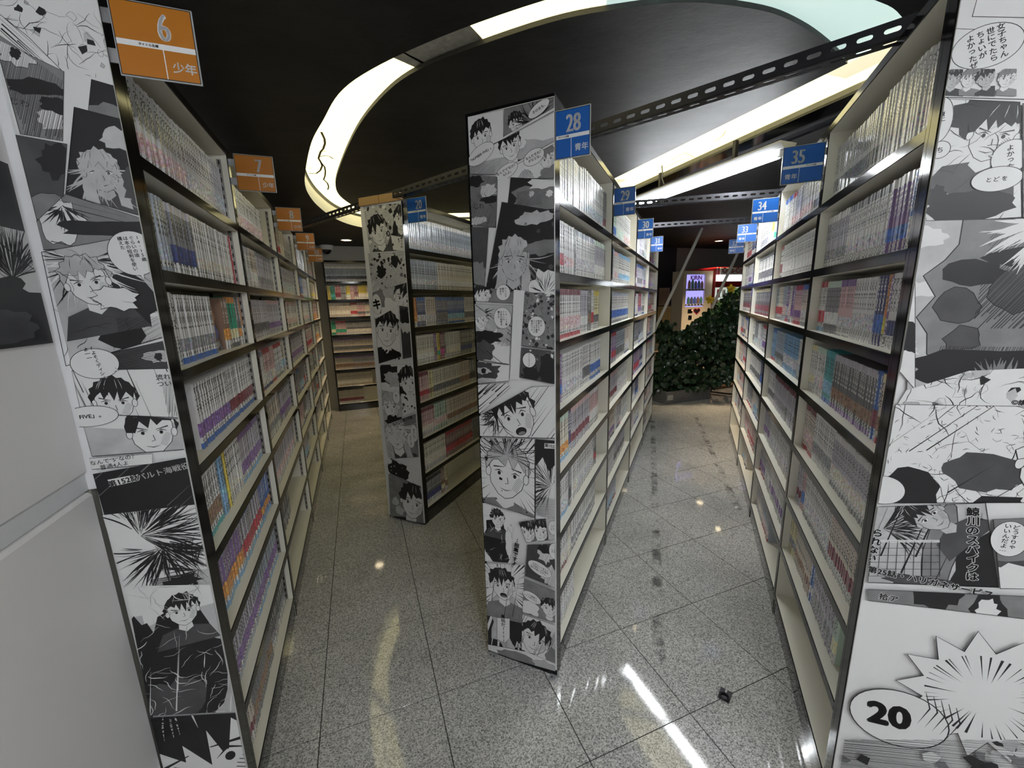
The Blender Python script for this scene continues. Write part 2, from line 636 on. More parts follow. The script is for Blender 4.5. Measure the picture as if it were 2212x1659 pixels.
def smooth_line(pts, k=5):
    P = [np.array(p) for p in pts]
    P = [2 * P[0] - P[1]] + P + [2 * P[-1] - P[-2]]
    out = []
    for i in range(1, len(P) - 2):
        for j in range(k):
            t = j / k
            a, b, c, d = P[i - 1], P[i], P[i + 1], P[i + 2]
            out.append(0.5 * ((2 * b) + (-a + c) * t + (2 * a - 5 * b + 4 * c - d) * t * t + (-a + 3 * b - 3 * c + d) * t ** 3))
    out.append(P[-2])
    return out


def resample(P, n):
    P = np.array(P)
    s = np.concatenate([[0], np.cumsum(np.hypot(*np.diff(P, axis=0).T))])
    t = np.linspace(0, s[-1], n)
    return np.stack([np.interp(t, s, P[:, 0]), np.interp(t, s, P[:, 1])], 1)


OUTS, INNS = smooth_line(OUT), smooth_line(INN)
cl = MB()
seam_near, seam_far = (3.07, -2.0), (-1.15, 9.5)
polyL = [(-4.5, -2.0), seam_near] + [tuple(p) for p in OUTS] + [seam_far, (-4.5, 9.5)]
cl.flat(polyL, Z_CEIL)
cl.flat([(p[0], p[1]) for p in polyL], Z_CEIL + 0.2, down=False)
cl.add([(*seam_near, Z_CEIL), (*OUT[0], Z_CEIL), (*OUT[0], Z_CEIL2), (*seam_near, Z_CEIL2)], [(0, 1, 2, 3)])
cl.add([(*seam_far, Z_CEIL), (*OUT[-1], Z_CEIL), (*OUT[-1], Z_CEIL2), (*seam_far, Z_CEIL2)], [(0, 1, 2, 3)])
struct(cl.obj('ceiling', M_CEIL), 'low black painted ceiling around the light trough')
cr = MB().prism([seam_near, (6.5, -2.0), (6.5, 9.5), seam_far, OUT[-1], OUT[0]], Z_CEIL2, Z_CEIL2 + 0.12)
struct(cr.obj('ceiling_right', M_CEIL), 'black painted ceiling above the right aisle')
isl = MB().prism([tuple(p) for p in INNS], Z_CEIL2, Z_CEIL2 + 0.016)
isl_o = struct(isl.obj('ceiling_island', M_CEIL), 'black D shaped ceiling island inside the light trough')
# black roof over the trough
struct(MB().box(-2.2, 0.8, 2.42, 2.4, 5.2, 2.46).obj('ceiling_void', M_DARKWALL), 'dark board above the light trough')
# glossy dark board along the straight side of the trough
bd = MB()
q0, q1 = np.array(OUT[0]), np.array(OUT[-1])
dn = (q1 - q0) / np.linalg.norm(q1 - q0)
nn = np.array([dn[1], -dn[0]])
for a, b, z in ((0.0, 0.12, Z_CEIL2 - 0.012), (0.20, 0.235, Z_CEIL2 - 0.02)):
    pts = [q0 + nn * a - dn * .6, q0 + nn * b - dn * .6, q1 + nn * b, q1 + nn * a]
    bd.prism([tuple(p) for p in pts], z, Z_CEIL2)
struct(bd.obj('trim_1', M_BLACK), 'glossy black board edging the straight light trough')

# light trough: white outer wall, translucent panels lit from above
M_TROUGH = mat('trough_white', (0.78, 0.76, 0.70), 0.6)
M_DIFF = mat('lit_diffuser', (0.80, 0.78, 0.70), 0.5, emit=(1.0, 0.89, 0.43), estr=LAMP_COVE, vary=0.02)
M_DIFF2 = mat('cool_dim_diffuser', (0.7, 0.78, 0.76), 0.4, emit=(0.60, 0.80, 0.75), estr=0.27, vary=0.02)
M_MIRR = mat('brushed_metal_panel', (0.6, 0.6, 0.58), 0.4, metal=0.3, vary=0.5, scale=40)
cove = tag(empty('cove_light', (0, 2.8, 2.33)), 'curved glowing white light trough sunk in the black ceiling', 'ceiling light')


def cpart(mb, name, mats):
    o = mb.obj(name, mats, cove)
    o.location = (0, -2.8, -2.33)
    return o


def ribbon(mb, P, z0, z1, mi=0):
    n = len(P)
    vs = [(*p, z0) for p in P] + [(*p, z1) for p in P]
    mb.add(vs, [(i, i + 1, n + i + 1, n + i) for i in range(n - 1)], mi)


wl = MB()
ribbon(wl, OUTS, Z_CEIL, 2.300)
ribbon(wl, [q0, q1], Z_CEIL2, 2.40)
cpart(wl, 'trough_wall', M_TROUGH)
dk = MB()
ribbon(dk, [np.array(p) for p in OUTS], 2.300, 2.40)
cpart(dk, 'shadow_gap', M_DARKWALL)
NS = 120
RO, RI = resample(OUTS, NS), resample(INNS, NS)
# pair the two rails by nearest points so panel joints stay square
idx = []
k0 = 0
for i in range(NS):
    dd = np.hypot(*(RI[k0:] - RO[i]).T)
    k0 = k0 + int(np.argmin(dd[:12]))
    idx.append(k0)
z_d = 2.320
metal_c = np.array(on_z(942, 105, z_d)[:2])
mids = np.array([(RO[i] + RI[idx[i]]) / 2 for i in range(NS)])
im = int(np.argmin(np.hypot(*(mids - metal_c).T)))
i_dim0 = int(np.argmin(np.hypot(*(mids - np.array(on_z(1330, 0, z_d)[:2])).T)))
cuts = sorted(set([0, i_dim0, max(i_dim0 + 8, im - 3), im + 3, im + 20, im + 36, im + 50, NS - 20, NS - 1]))
cuts = [c for c in cuts if 0 <= c <= NS - 1]


def strip(a, b, name, m, z):
    mb = MB()
    lo, hi = [], []
    for i in range(a, b + 1):
        t = (RO[i] - RI[idx[i]])
        t = t / np.linalg.norm(t)
        lo.append(RO[i] - t * 0.012)
        hi.append(RI[idx[i]] - t * 0.06)
    n = len(lo)
    vs = [(*p, z) for p in lo] + [(*p, z) for p in hi] + [(*p, z + .006) for p in lo] + [(*p, z + .006) for p in hi]
    fs = []
    for i in range(n - 1):
        fs += [(i, i + 1, n + i + 1, n + i), (2 * n + i, 3 * n + i, 3 * n + i + 1, 2 * n + i + 1)]
    mb.add(vs, fs)
    return cpart(mb, name, m)


for a, b in zip(cuts[:-1], cuts[1:]):
    if b - a < 1:
        continue
    if b <= i_dim0:
        strip(a, b, 'diffuser_panel', M_DIFF2, z_d)
    elif a == im - 3 and b == im + 3:
        o = strip(a, b, 'metal_panel', M_MIRR, z_d)
        o['label'] = 'silver metal closing panel between the lit panels'
    else:
        strip(a, b, 'diffuser_panel', M_DIFF, z_d + (0.002 if (a % 2) else 0))
# straight side of the trough
e0, e1 = np.array(INN[0]), np.array(INN[-1])
for t0, t1 in ((-0.12, 0.30), (0.30, 0.62), (0.62, 1.08)):
    a0, a1 = e0 + (e1 - e0) * t0, e0 + (e1 - e0) * t1
    b0, b1 = q0 + (q1 - q0) * t0, q0 + (q1 - q0) * t1
    mb = MB().prism([tuple(a0 - nn * 0.05), tuple(a1 - nn * 0.05), tuple(b1 + nn * 0.005), tuple(b0 + nn * 0.005)], z_d + .004, z_d + .01)
    cpart(mb, 'diffuser_panel', M_DIFF)
# loose sheets hanging a little below the straight panels, cracks and dirt on the curved ones
M_SHEET = mat('loose_diffuser_sheet', (0.74, 0.70, 0.58), 0.5, emit=(1.0, 0.92, 0.62), estr=0.28, vary=0.03)
for t0, t1, s0, s1, dz in ((0.70, 0.80, 0.02, 0.16, 0.012), (0.60, 0.68, 0.02, 0.13, 0.010), (-0.1, 0.03, 0.0, 0.12, 0.02)):
    a0, a1 = e0 + (e1 - e0) * t0, e0 + (e1 - e0) * t1
    mb = MB().prism([tuple(a0 + nn * s0), tuple(a1 + nn * s0), tuple(a1 + nn * s1), tuple(a0 + nn * s1)], z_d - dz, z_d - dz + .003)
    cpart(mb, 'loose_sheet', M_SHEET)
M_CRACK = mat('dirty_crack', (0.16, 0.13, 0.09), 0.9)


def crack_line(pts, w0):
    crack = MB()
    P = [on_z(x, y, z_d - 0.0015)[:2] for x, y in pts]
    for a, b in zip(P[:-1], P[1:]):
        t = (b - a) / np.linalg.norm(b - a)
        n_ = np.array([-t[1], t[0]]) * w0
        q = [a + n_, b + n_, b - n_, a - n_]
        crack.add([(*p, z_d - .0015) for p in q], [(0, 1, 2, 3)])
    cpart(crack, 'crack', M_CRACK)


for pts, w0 in (([(694, 285), (701, 300), (702, 310), (698, 322), (693, 327), (690, 335), (688, 342), (694, 352), (696, 358), (692, 368), (683, 375), (666, 374)], .006),
                ([(694, 352), (701, 360), (703, 370), (702, 380), (699, 388), (707, 395), (710, 403), (708, 410)], .005),
                ([(693, 327), (704, 327)], .004), ([(690, 338), (704, 336), (712, 338), (720, 343)], .004), ([(664, 363), (675, 363)], .003),
                ([(1435, 363), (1470, 345), (1500, 340), (1480, 330), (1450, 345)], .002), ([(1545, 305), (1560, 295), (1568, 283)], .002)):
    crack_line(pts, w0)
# thin light rim along the island edge
rim = MB()
ribbon(rim, [np.array(p) for p in INNS], Z_CEIL2 + 0.001, Z_CEIL2 + 0.016)
o = rim.obj('trim_2', mat('island_rim_grey', (0.12, 0.12, 0.12), 0.4))
struct(o, 'thin grey rim of the ceiling island')


# fluorescent fittings
def tube_light(name, c0, c1, z, label, strength, cat='lamp'):
    c0, c1 = np.array(c0), np.array(c1)
    L = np.linalg.norm(c1 - c0)
    d = (c1 - c0) / L
    t = tag(empty(name, (c0[0], c0[1], z), math.atan2(d[1], d[0])), label, cat)
    hb = MB()
    prof = [(-0.06, 0.056), (-0.06, 0.048), (-0.032, 0.026), (0.032, 0.026), (0.06, 0.048), (0.06, 0.056)]
    n = len(prof)
    vs = [(0, y, zz) for y, zz in prof] + [(L, y, zz) for y, zz in prof]
    hb.add(vs, [(i, (i + 1) % n, n + (i + 1) % n, n + i) for i in range(n)] + [tuple(range(n)), tuple(range(n, 2 * n))[::-1]])
    hb.obj('reflector_housing', mat('grey_white_enamel', (0.36, 0.36, 0.35), 0.4), t)
    MB().tube((0.05, 0, 0.010), (L - 0.05, 0, 0.010), 0.022, n=18).obj(
        'fluorescent_tube', mat('tube_glow_%s' % name, (0.9, 0.9, 0.9), 0.3, emit=(0.93, 0.97, 1.0), estr=strength), t, smooth=True)
    for x in (0.03, L - 0.045):
        MB().cbox(x, -0.016, -0.008, x + 0.016, 0.016, 0.034, 0.003).obj('lamp_holder', mat('white_plastic', (0.7, 0.7, 0.7), 0.4), t)
    MB().box(L * .25, -0.012, 0.056, L * .25 + .02, 0.012, (Z_CEIL2 if c0[1] > 0 else Z_CEIL) - z).box(L * .75, -0.012, 0.056, L * .75 + .02, 0.012, (Z_CEIL2 if c0[1] > 0 else Z_CEIL) - z).obj(
        'hanger', M_STEEL, t)
    return t


tube_light('fluorescent_fitting', on_z(1702, 322, 2.15)[:2], on_z(1702, 322, 2.15)[:2] + 1.25 * D_L, 2.13,
           'bright white fluorescent tube fitting hung above the right aisle', LAMP_TUBE)
M_WIRE = mat('grey_wire', (0.3, 0.29, 0.27), 0.5)
pw = [on_z(1430, 358, 2.29), on_z(1431, 372, 2.26), on_z(1430, 385, 2.24), on_z(1434, 397, 2.22)]
tag(MB().path(pw, 0.004, 6).obj('hanging_wire', M_WIRE), 'short grey wire end dangling from the ceiling board', 'wire')

# downlights
M_SPOTGLOW = mat('downlight_glow', (0.9, 0.8, 0.6), 0.4, emit=(1.0, 0.82, 0.52), estr=LAMP_SPOT)


def downlight(x, y, z, label, power=6.0):
    t = tag(empty('downlight', (x, y, z)), label, 'ceiling light')
    MB().lathe([(0.075, -0.001), (0.078, -0.006), (0.062, -0.008), (0.058, 0.0)], 28).obj('ring', mat('downlight_ring', (0.5, 0.45, 0.38), 0.3, metal=0.5), t, smooth=True)
    MB().lathe([(0.0005, -0.004), (0.057, -0.0035)], 28).obj('lens', M_SPOTGLOW, t)
    ld = bpy.data.lights.new('downlight_beam', 'SPOT')
    ld.energy = power
    ld.color = (1.0, 0.78, 0.5)
    ld.spot_size = math.radians(95)
    ld.spot_blend = 0.8
    ld.shadow_soft_size = 0.05
    lo = obj('lamp_beam', ld, t, loc=(0, 0, -0.02))
    return t


pd = on_z(748, 518, Z_CEIL)
downlight(pd[0], pd[1], Z_CEIL, 'round warm downlight in the black ceiling by the dome camera', 12)
pd = on_z(1553, 520, Z_CEIL2)
downlight(pd[0], pd[1], Z_CEIL2, 'round warm downlight in the ceiling above the vending machines', 14)
pd = on_z(1606, 500, Z_CEIL2)
downlight(pd[0], pd[1], Z_CEIL2, 'unseen round warm downlight added to brighten the vending machines', 85)  # added lamp, out of sight behind a sign, throws light on the machines
downlight(1.30, 4.0, Z_CEIL2, 'round warm downlight over the far end of the right aisle', 30)

# walls
WB0 = FAR0 + 0.178 * D_L
WB0 = WB0 - 0.6 * R_L


def wall_box(name, A, d, n, L, z1, mats, th=0.12, label=None, z0=0.0):
    """wall on the line A..A+L d; its visible face is on A, body goes along n"""
    A, d, n = map(np.asarray, (A, d, n))
    p = [A, A + d * L, A + d * L + n * th, A + n * th]
    return struct(MB().prism([tuple(q) for q in p], z0, z1).obj(name, mats), label)


wall_box('wall_back_left', WB0, R_L, D_L, 4.7, 2.3, M_CREAMWALL, label='cream wall at the far end of the left aisle')
wall_box('wall_back_middle', WB0 + 4.7 * R_L, R_L, D_L, 1.78, 2.3, M_DARKWALL, label='dark navy wall beside the vending machines')
wall_box('wall_back_right', WB0 + 6.48 * R_L, R_L, D_L, 2.8, 2.3, M_GREYWALL, label='grey wall behind the vending machines')
WLP = L_ART - 0.176 * R_L
wall_box('wall_left', WLP - 0.002 * R_L, D_L, -R_L, 5.45, 2.2, M_CREAMWALL, label='cream wall behind the left row of bookcases')
# white boarded wall running from the end of the left row past the camera
WA = L_ART - 0.168 * R_L
wp = struct(empty('wall_front_left', (WA[0], WA[1], 0), math.atan2(-D_L[1], -D_L[0])), 'white boarded wall with a ledge beside the left row')
# local x runs towards and past the camera, local +y is into the aisle side -> use -y
sgn = 1.0
MB().cbox(0.012, -0.10, 0, 2.6, 0.0, 1.045, 0.006).obj('lower_board', M_WALL, wp)
MB().cbox(0.006, -0.10, 1.085, 2.6, -0.004, 2.198, 0.004).obj('upper_board', M_WALL, wp)
MB().cbox(0.006, -0.10, 1.046, 2.6, -0.009, 1.084, 0.002).obj('ledge_strip', mat('white_trim', (0.72, 0.72, 0.73), 0.45), wp)
MB().cbox(0.0, -0.10, 1.046, 0.007, 0.013, 2.198, 0.002).obj('corner_trim', mat('white_trim', (0.72, 0.72, 0.73), 0.45), wp)
wall_box('wall_front', (-4.5, -2.2), (1, 0), (0, -1), 11, 2.3, M_WALL, label='white wall behind the viewer')
wall_box('wall_side_left', (-2.2, -2.2), (0, 1), (-1, 0), 3.0, 2.2, M_WALL, label='white wall to the left of the viewer')
WR = R0 + 2.3 * R_R
wall_box('wall_right', WR - 6 * D_R, D_R, R_R, 14, 2.35, M_DARKWALL, label='dark wall beyond the right row of bookcases')

# ------------------------------------------------------------------ bookcases
SH_Z = [1.735, 1.505, 1.280, 1.045, 0.810, 0.575, 0.340, 0.100]
ORD = ['top', 'second', 'third', 'fourth', 'fifth', 'sixth', 'seventh', 'lowest']
T_SIDE, T_SH, H_CASE = 0.015, 0.027, 2.0
_bc = {}


def case_meshes(W, D, back):
    k = (round(W, 3), round(D, 3))
    if k in _bc:
        return _bc[k]
    r = {}
    two = [M_CREAM, M_BLACK]
    r['side'] = MB().box(0, 0.003, 0, T_SIDE, D, H_CASE, 0).cbox(0, 0, 0, T_SIDE, 0.003, H_CASE, 0.0008, 1).mesh('side_panel', two)
    r['back'] = MB().box(T_SIDE, back, 0.08, W - T_SIDE, back + 0.006, H_CASE - 0.024).mesh('back_panel', M_CREAM)
    r['top'] = MB().box(T_SIDE, 0.003, H_CASE - 0.024, W - T_SIDE, D, H_CASE - .001, 0).cbox(T_SIDE, 0, H_CASE - 0.024, W - T_SIDE, 0.003, H_CASE, .0008, 1).box(
        T_SIDE, 0.003, H_CASE - 0.001, W - T_SIDE, D, H_CASE, 1).mesh('top_panel', two)
    r['kick'] = MB().box(T_SIDE, 0.004, 0, W - T_SIDE, 0.016, 0.10 - T_SH).mesh('kick_plate', M_KICK)
    r['shelf'] = MB().box(T_SIDE, 0.003, -T_SH, W - T_SIDE, back, 0).mesh('shelf', M_CREAM)
    r['edge'] = MB().cbox(T_SIDE, 0, -T_SH, W - T_SIDE, 0.003, 0, 0.0008).mesh('edge_strip', M_BLACK)
    tr = MB().box(0, 0, 0, 0.0012, 0.014, 1.86, 0)
    for i in range(62):
        z = 0.012 + i * 0.03
        tr.box(-0.0003, 0.0045, z, 0.0014, 0.0095, z + 0.014, 1)
    r['track'] = tr.mesh('shelf_track', [mat('track_grey', (0.32, 0.31, 0.29), 0.4, metal=0.6), M_PK])
    _bc[k] = r
    return r


def bookcase(origin, xdir, W, D, label, back=None, tracks=False):
    back = D - 0.008 if back is None else back
    loc, rz = local_frame(origin, xdir)
    t = tag(empty('bookcase', loc, rz), label, 'bookcase')
    m = case_meshes(W, D, back)
    obj('side_panel', m['side'], t)
    s2 = obj('side_panel', m['side'], t, loc=(W - T_SIDE, 0, 0))
    obj('back_panel', m['back'], t)
    obj('top_panel', m['top'], t)
    obj('kick_plate', m['kick'], t)
    for z in SH_Z:
        s = obj('shelf', m['shelf'], t, loc=(0, 0, z))
        obj('edge_strip', m['edge'], s)
    if tracks:
        for y in (0.022, 0.115):
            obj('shelf_track', m['track'], t, loc=(W - T_SIDE - 0.0014, y, 0.10))
    t['W'] = W
    return t


CASES = {}


def add_case(num, origin, xdir, W, D, label, **kw):
    CASES[num] = dict(o=np.array(origin, float), x=np.array(xdir, float), W=W, D=D, e=bookcase(origin, xdir, W, D, label, **kw))


add_case(6, L_NEAR, D_L, 0.800, 0.165, 'bookcase of comics against the white wall, narrow comic art on its end', tracks=True)
NTH = ['first', 'second', 'third', 'fourth', 'fifth']
for k, n in enumerate((7, 8, 9, 10)):
    add_case(n, L0 + 0.9 * k * D_L, D_L, 0.9, 0.165, '%s bookcase of comics from the white wall in the left row' % NTH[k + 1], tracks=True)
for k, n in enumerate((28, 29, 30, 31)):
    add_case(n, M0 + 0.9 * k * D_M, D_M, 0.9, 0.296, ('middle row bookcase of comics with tall comic art on its end' if k == 0 else '%s bookcase behind the art covered end of the middle row' % NTH[k]), back=0.148)
add_case(35, R0, -D_R, 0.795, 0.296, 'right row bookcase of comics with large comic art on its end', back=0.148)
for k, n in enumerate((34, 33, 32)):
    add_case(n, R0 + 0.9 * (k + 1) * D_R, -D_R, 0.9, 0.296, '%s bookcase behind the art covered end of the right row' % NTH[k + 1], back=0.148)
add_case(20, N20, D_M, 0.9, 0.296, 'lone bookcase with a plywood batten on top of its comic art end', back=0.148)
add_case(99, FAR0, R_L, 0.95, 0.165, 'black and cream bookcase standing against the far cream wall')

def end_post(num, x0, x1, D):
    MB().box(x0, .003, 0, x1, D, H_CASE, 0).cbox(x0, 0, 0, x1, .003, H_CASE, .0008, 0).obj('end_post', M_BLACK, CASES[num]['e'])


end_post(6, -POST_L, 0, .165)
end_post(28, -POST_M, 0, .296)
end_post(20, -POST_20, 0, .296)
end_post(35, .795, .795 + POST_R, .60)

# ------------------------------------------------------------------ books
C = dict(W=(.74, .73, .72), LV=(.52, .50, .56), SI=(.42, .47, .55), BE=(.68, .60, .52), PK=(.68, .46, .47), RD=(.42, .05, .07), BL=(.06, .15, .45),
         NV=(.05, .06, .17), GR=(.05, .36, .22), YE=(.75, .60, .10), OR=(.70, .28, .07), PU=(.22, .13, .32), BK=(.03, .03, .035), GY=(.26, .26, .28),
         BR=(.26, .16, .11), TQ=(.10, .42, .45), MR=(.20, .05, .07), LB=(.25, .45, .68), LG=(.55, .68, .58), MG=(.55, .08, .28), CR=(.74, .70, .60),
         DG=(.14, .14, .15), LY=(.76, .70, .42))
NAMES = dict(W='white', LV='lavender grey', SI='silver blue', BE='beige', PK='pink', RD='red', BL='blue', NV='navy', GR='green', YE='yellow', OR='orange',
             PU='purple', BK='black', GY='grey', BR='brown', TQ='turquoise', MR='maroon', LB='light blue', LG='pale green', MG='magenta', CR='cream',
             DG='dark grey', LY='pale yellow')
rb = random.Random(11)


def bands(base, art=None, top=None, bot=None, title=True):
    """list of (z fraction from, to, colour, print kind 0 plain .33 letters .66 picture)"""
    z = 0.0
    out = []
    if bot:
        out.append((0, .09, C[bot], 0.0))
        z = .09
    w = C['W'] if rb.random() < .55 else C[base]
    out.append((z, .18, w, 0.33))
    if art:
        out.append((.18, .40 + rb.uniform(-.05, .05), C[art], 0.66))
    else:
        out.append((.18, .40, C[base], 0.33 if title else 0.0))
    out.append((out[-1][1], .50, C[base], 0.0))
    out.append((.50, .88 if top else .95, C[base], 0.33))
    if top:
        out.append((.88, 1.0, C[top], 0.0))
    else:
        out.append((.95, 1.0, C[base], 0.0))
    return out


def rs(n, base, art=None, top=None, bot=None, t=None, h=None):
    x = ''
    if art and art != base:
        x = ' with %s picture' % NAMES[art]
    elif top and top != base:
        x = ' with %s top' % NAMES[top]
    elif bot and bot != base:
        x = ' with %s foot' % NAMES[bot]
    return dict(n=n, base=base, b=bands(base, art, top, bot), t=t, h=h, x=x)


def rand_row(pal, frac=1.0, W=0.87):
    row, used = [], 0.0
    while used < W * frac:
        n = rb.choice((4, 6, 8, 10, 13, 16, 20))
        b = rb.choice(pal)
        art = rb.choice((None, 'LV', 'GY', 'PK', 'BE', 'SI', 'LB', 'DG', 'PU', 'RD', b))
        row.append(rs(n, b, art, rb.choice((None, None, None, 'BL', 'RD', 'GY', b)), rb.choice((None, None, None, 'BL', 'RD', 'GY', 'NV'))))
        used += n * 0.0172
    return row


P_LIGHT = ['W', 'W', 'W', 'CR', 'LV', 'W', 'BE', 'W', 'GY']
P_MIX = ['W', 'W', 'LV', 'BE', 'SI', 'GY', 'DG', 'PU', 'PK', 'W', 'CR']
P_DARK = ['LV', 'GY', 'DG', 'PU', 'NV', 'BR', 'BE', 'W', 'SI', 'PK']
ROWS = {}
ROWS[6] = [
    [rs(2, 'BR', 'OR'), rs(2, 'BE', 'PK'), rs(18, 'W', 'PK'), rs(16, 'W', 'LV'), rs(6, 'LV', 'SI')],
    [rs(10, 'SI', 'SI', None, 'SI'), rs(10, 'GY', 'NV', 'LV'), rs(22, 'W', 'BE'), rs(1, 'RD'), rs(3, 'W')],
    [rs(6, 'W', None), rs(17, 'W', 'GY', None, 'BL'), dict(gap=.120), rs(3, 'BR', 'OR'), rs(6, 'GR', 'LY', 'OR', 'DG'), rs(4, 'DG', 'OR'), rs(3, 'OR', 'W'), rs(4, 'W', 'RD')],
    [dict(gap=.135), rs(18, 'W', 'PU', None, 'BL'), rs(22, 'W', 'MR', None, 'BL')],
    [rs(12, 'W', 'BR', None, 'TQ'), rs(3, 'LB', 'LB'), rs(2, 'YE', 'YE'), rs(10, 'W', 'CR'), rs(20, 'LV', 'PU', 'PU', 'LB')],
    [rs(16, 'PU', 'OR', 'SI', 'LB'), rs(16, 'LV', 'RD', 'BL', 'LB'), rs(16, 'BL', 'OR', 'PU', 'LB')],
    [rs(22, 'LV', 'PU', 'BL', 'SI'), rs(26, 'SI', 'PU', 'PU', 'LB')],
    [rs(8, 'BE', 'MR', 'LV'), rs(18, 'GY', 'BR', 'LV'), rs(18, 'DG', 'GY', 'LV')]]
ROWS[28] = [
    [rs(22, 'W', 'LV', None, 'LV'), rs(22, 'W', 'SI'), rs(5, 'GY', 'MR')],
    [rs(3, 'W', 'PK'), rs(5, 'W', 'RD', None, None), rs(7, 'W', 'PK'), rs(2, 'DG'), rs(18, 'W', 'LV', 'SI'), rs(15, 'LV', 'W', 'LG')],
    [rs(2, 'RD', 'PU', 'PU'), rs(3, 'MR', 'OR', 'OR', 'RD'), rs(16, 'W', 'PK', 'MR', 'RD'), rs(8, 'LV', 'W'), rs(3, 'DG', 'BR'), rs(3, 'W', 'RD'), rs(6, 'LY', 'DG', 'YE')],
    [rs(2, 'MG', 'MG'), rs(1, 'TQ'), rs(1, 'YE'), rs(1, 'GR'), rs(2, 'PU', 'BL'), rs(18, 'W', 'LV'), rs(8, 'W', 'DG'), rs(14, 'W', 'BL', None, 'BL')],
    [rs(13, 'CR', 'OR', 'LG', 'LB'), rs(2, 'NV', 'NV'), rs(18, 'LV', 'MR', 'PK'), rs(12, 'PK', 'W', 'W')],
    [rs(12, 'W', 'LV', 'W', 'LB'), rs(2, 'DG', 'BK'), rs(6, 'W', 'BE', 'BE'), rs(20, 'W', 'LV'), rs(3, 'DG', 'RD')],
    [rs(11, 'W', 'BE', None, 'MR'), rs(3, 'CR', 'CR'), rs(26, 'W', 'GY', None, 'GY')],
    [rs(16, 'W', 'LV', 'PK'), dict(gap=2)]]
# cases whose local x starts at the far end
ROWS[35] = [
    [rs(24, 'W', 'GY', 'LV', 'W'), rs(12, 'W', 'LV'), rs(6, 'LV', 'PU'), rs(2, 'W'), rs(2, 'RD', 'MR')],
    [rs(14, 'LV', 'GY', 'W'), rs(18, 'W', 'LV', 'GY'), rs(6, 'PU', 'BL', 'W'), rs(4, 'BL', 'LV')],
    [rs(5, 'W', 'RD', 'RD', 'LB'), rs(9, 'GY', 'W', 'LG'), rs(7, 'PK', 'LV', 'PU'), rs(9, 'W', 'LV'), rs(3, 'NV', 'BL'), rs(1, 'OR', 'YE'), rs(1, 'PU'), rs(9, 'W', 'NV')],
    [rs(3, 'W', 'LY', 'LY'), rs(4, 'W', 'LV', 'LG'), rs(3, 'W', 'PK', 'LG'), rs(6, 'TQ', 'LB', 'TQ', 'BL'), rs(18, 'DG', 'BR', 'LV', 'PU'), rs(2, 'BL', 'MR'), rs(10, 'BE', 'BR', 'LY', 'RD')],
    [rs(9, 'BE', 'PK', 'MR', 'RD'), rs(12, 'W', 'GY'), rs(24, 'LV', 'BE', 'W', 'GY')],
    [rs(5, 'LV', 'MR'), rs(3, 'PK', 'BL'), rs(18, 'W', 'LV', None, 'GY'), rs(20, 'BE', 'MR', 'PK')],
    [rs(5, 'LY', 'GY', 'LG'), rs(14, 'BE', 'BR', 'LV'), rs(2, 'BL', 'LV'), rs(14, 'LV', 'GY', 'W'), rs(2, 'LG', 'LY')],
    []]
ROWS[34] = [rand_row(['W', 'W', 'LY', 'LV', 'W']), [rs(4, 'W', 'MR', 'RD', 'DG'), rs(40, 'W', 'W')], rand_row(P_MIX), rand_row(['LV', 'NV', 'SI', 'BR', 'W', 'LB']),
            [rs(12, 'W', 'DG', 'LV'), rs(34, 'LV', 'GY', 'MR')], [rs(10, 'LV', 'PU', 'PU'), rs(36, 'W', 'LV', 'LV')], rand_row(['LV', 'BE', 'W'], .9), rand_row(['LV', 'SI'], .42)]
ROWS[33] = [[rs(20, 'W', 'GY'), rs(8, 'W', 'LV', 'W'), rs(6, 'YE', 'W'), rs(14, 'W', 'GR', 'GR')], [rs(40, 'W', 'DG', 'DG'), rs(8, 'W', 'GR', 'TQ', 'GR')],
            [rs(48, 'DG', 'MR', 'LY', 'MR')], rand_row(P_LIGHT), [rs(30, 'W', 'DG', 'DG'), rs(16, 'NV', 'BL', 'NV')], rand_row(P_MIX), rand_row(['BE', 'LV', 'PK']), rand_row(['BE'], .3)]
ROWS[32] = [rand_row(P_DARK), rand_row(['W', 'DG', 'LV']), [rs(50, 'DG', 'MR', 'LY')], rand_row(P_DARK), rand_row(['LV', 'BE', 'PK']), rand_row(P_DARK), rand_row(P_MIX), []]
ROWS[29] = [[rs(8, 'W', 'LV'), rs(7, 'LG', 'BL', 'TQ', 'LB'), rs(14, 'W', 'LG', 'LG'), rs(16, 'W', 'PK')], [rs(10, 'LV', 'SI', 'LB'), rs(10, 'W', 'PK', 'PK'), rs(26, 'W', 'LB', 'LB')],
            [rs(46, 'W', 'BL', 'SI', 'GY')], rand_row(P_MIX), [rs(22, 'LV', 'MR', 'PK'), rs(22, 'W', 'LV')], rand_row(P_LIGHT), [rs(20, 'W', 'LV'), rs(24, 'LV', 'DG', 'GY')],
            rand_row(['LV', 'SI'], .45)]
ROWS[30] = [rand_row(P_LIGHT), rand_row(['W', 'PU', 'LV', 'SI']), rand_row(['W', 'W', 'RD', 'DG']), rand_row(P_DARK), rand_row(P_DARK), [rs(24, 'LV', 'W'), rs(14, 'NV', 'BL')], rand_row(P_MIX, .8), []]
ROWS[31] = [rand_row(['BR', 'BE', 'GY']), rand_row(['BR', 'BE', 'LV']), rand_row(P_DARK), rand_row(P_DARK), rand_row(P_DARK), rand_row(P_DARK), rand_row(P_DARK), rand_row(['GY'], .5)]
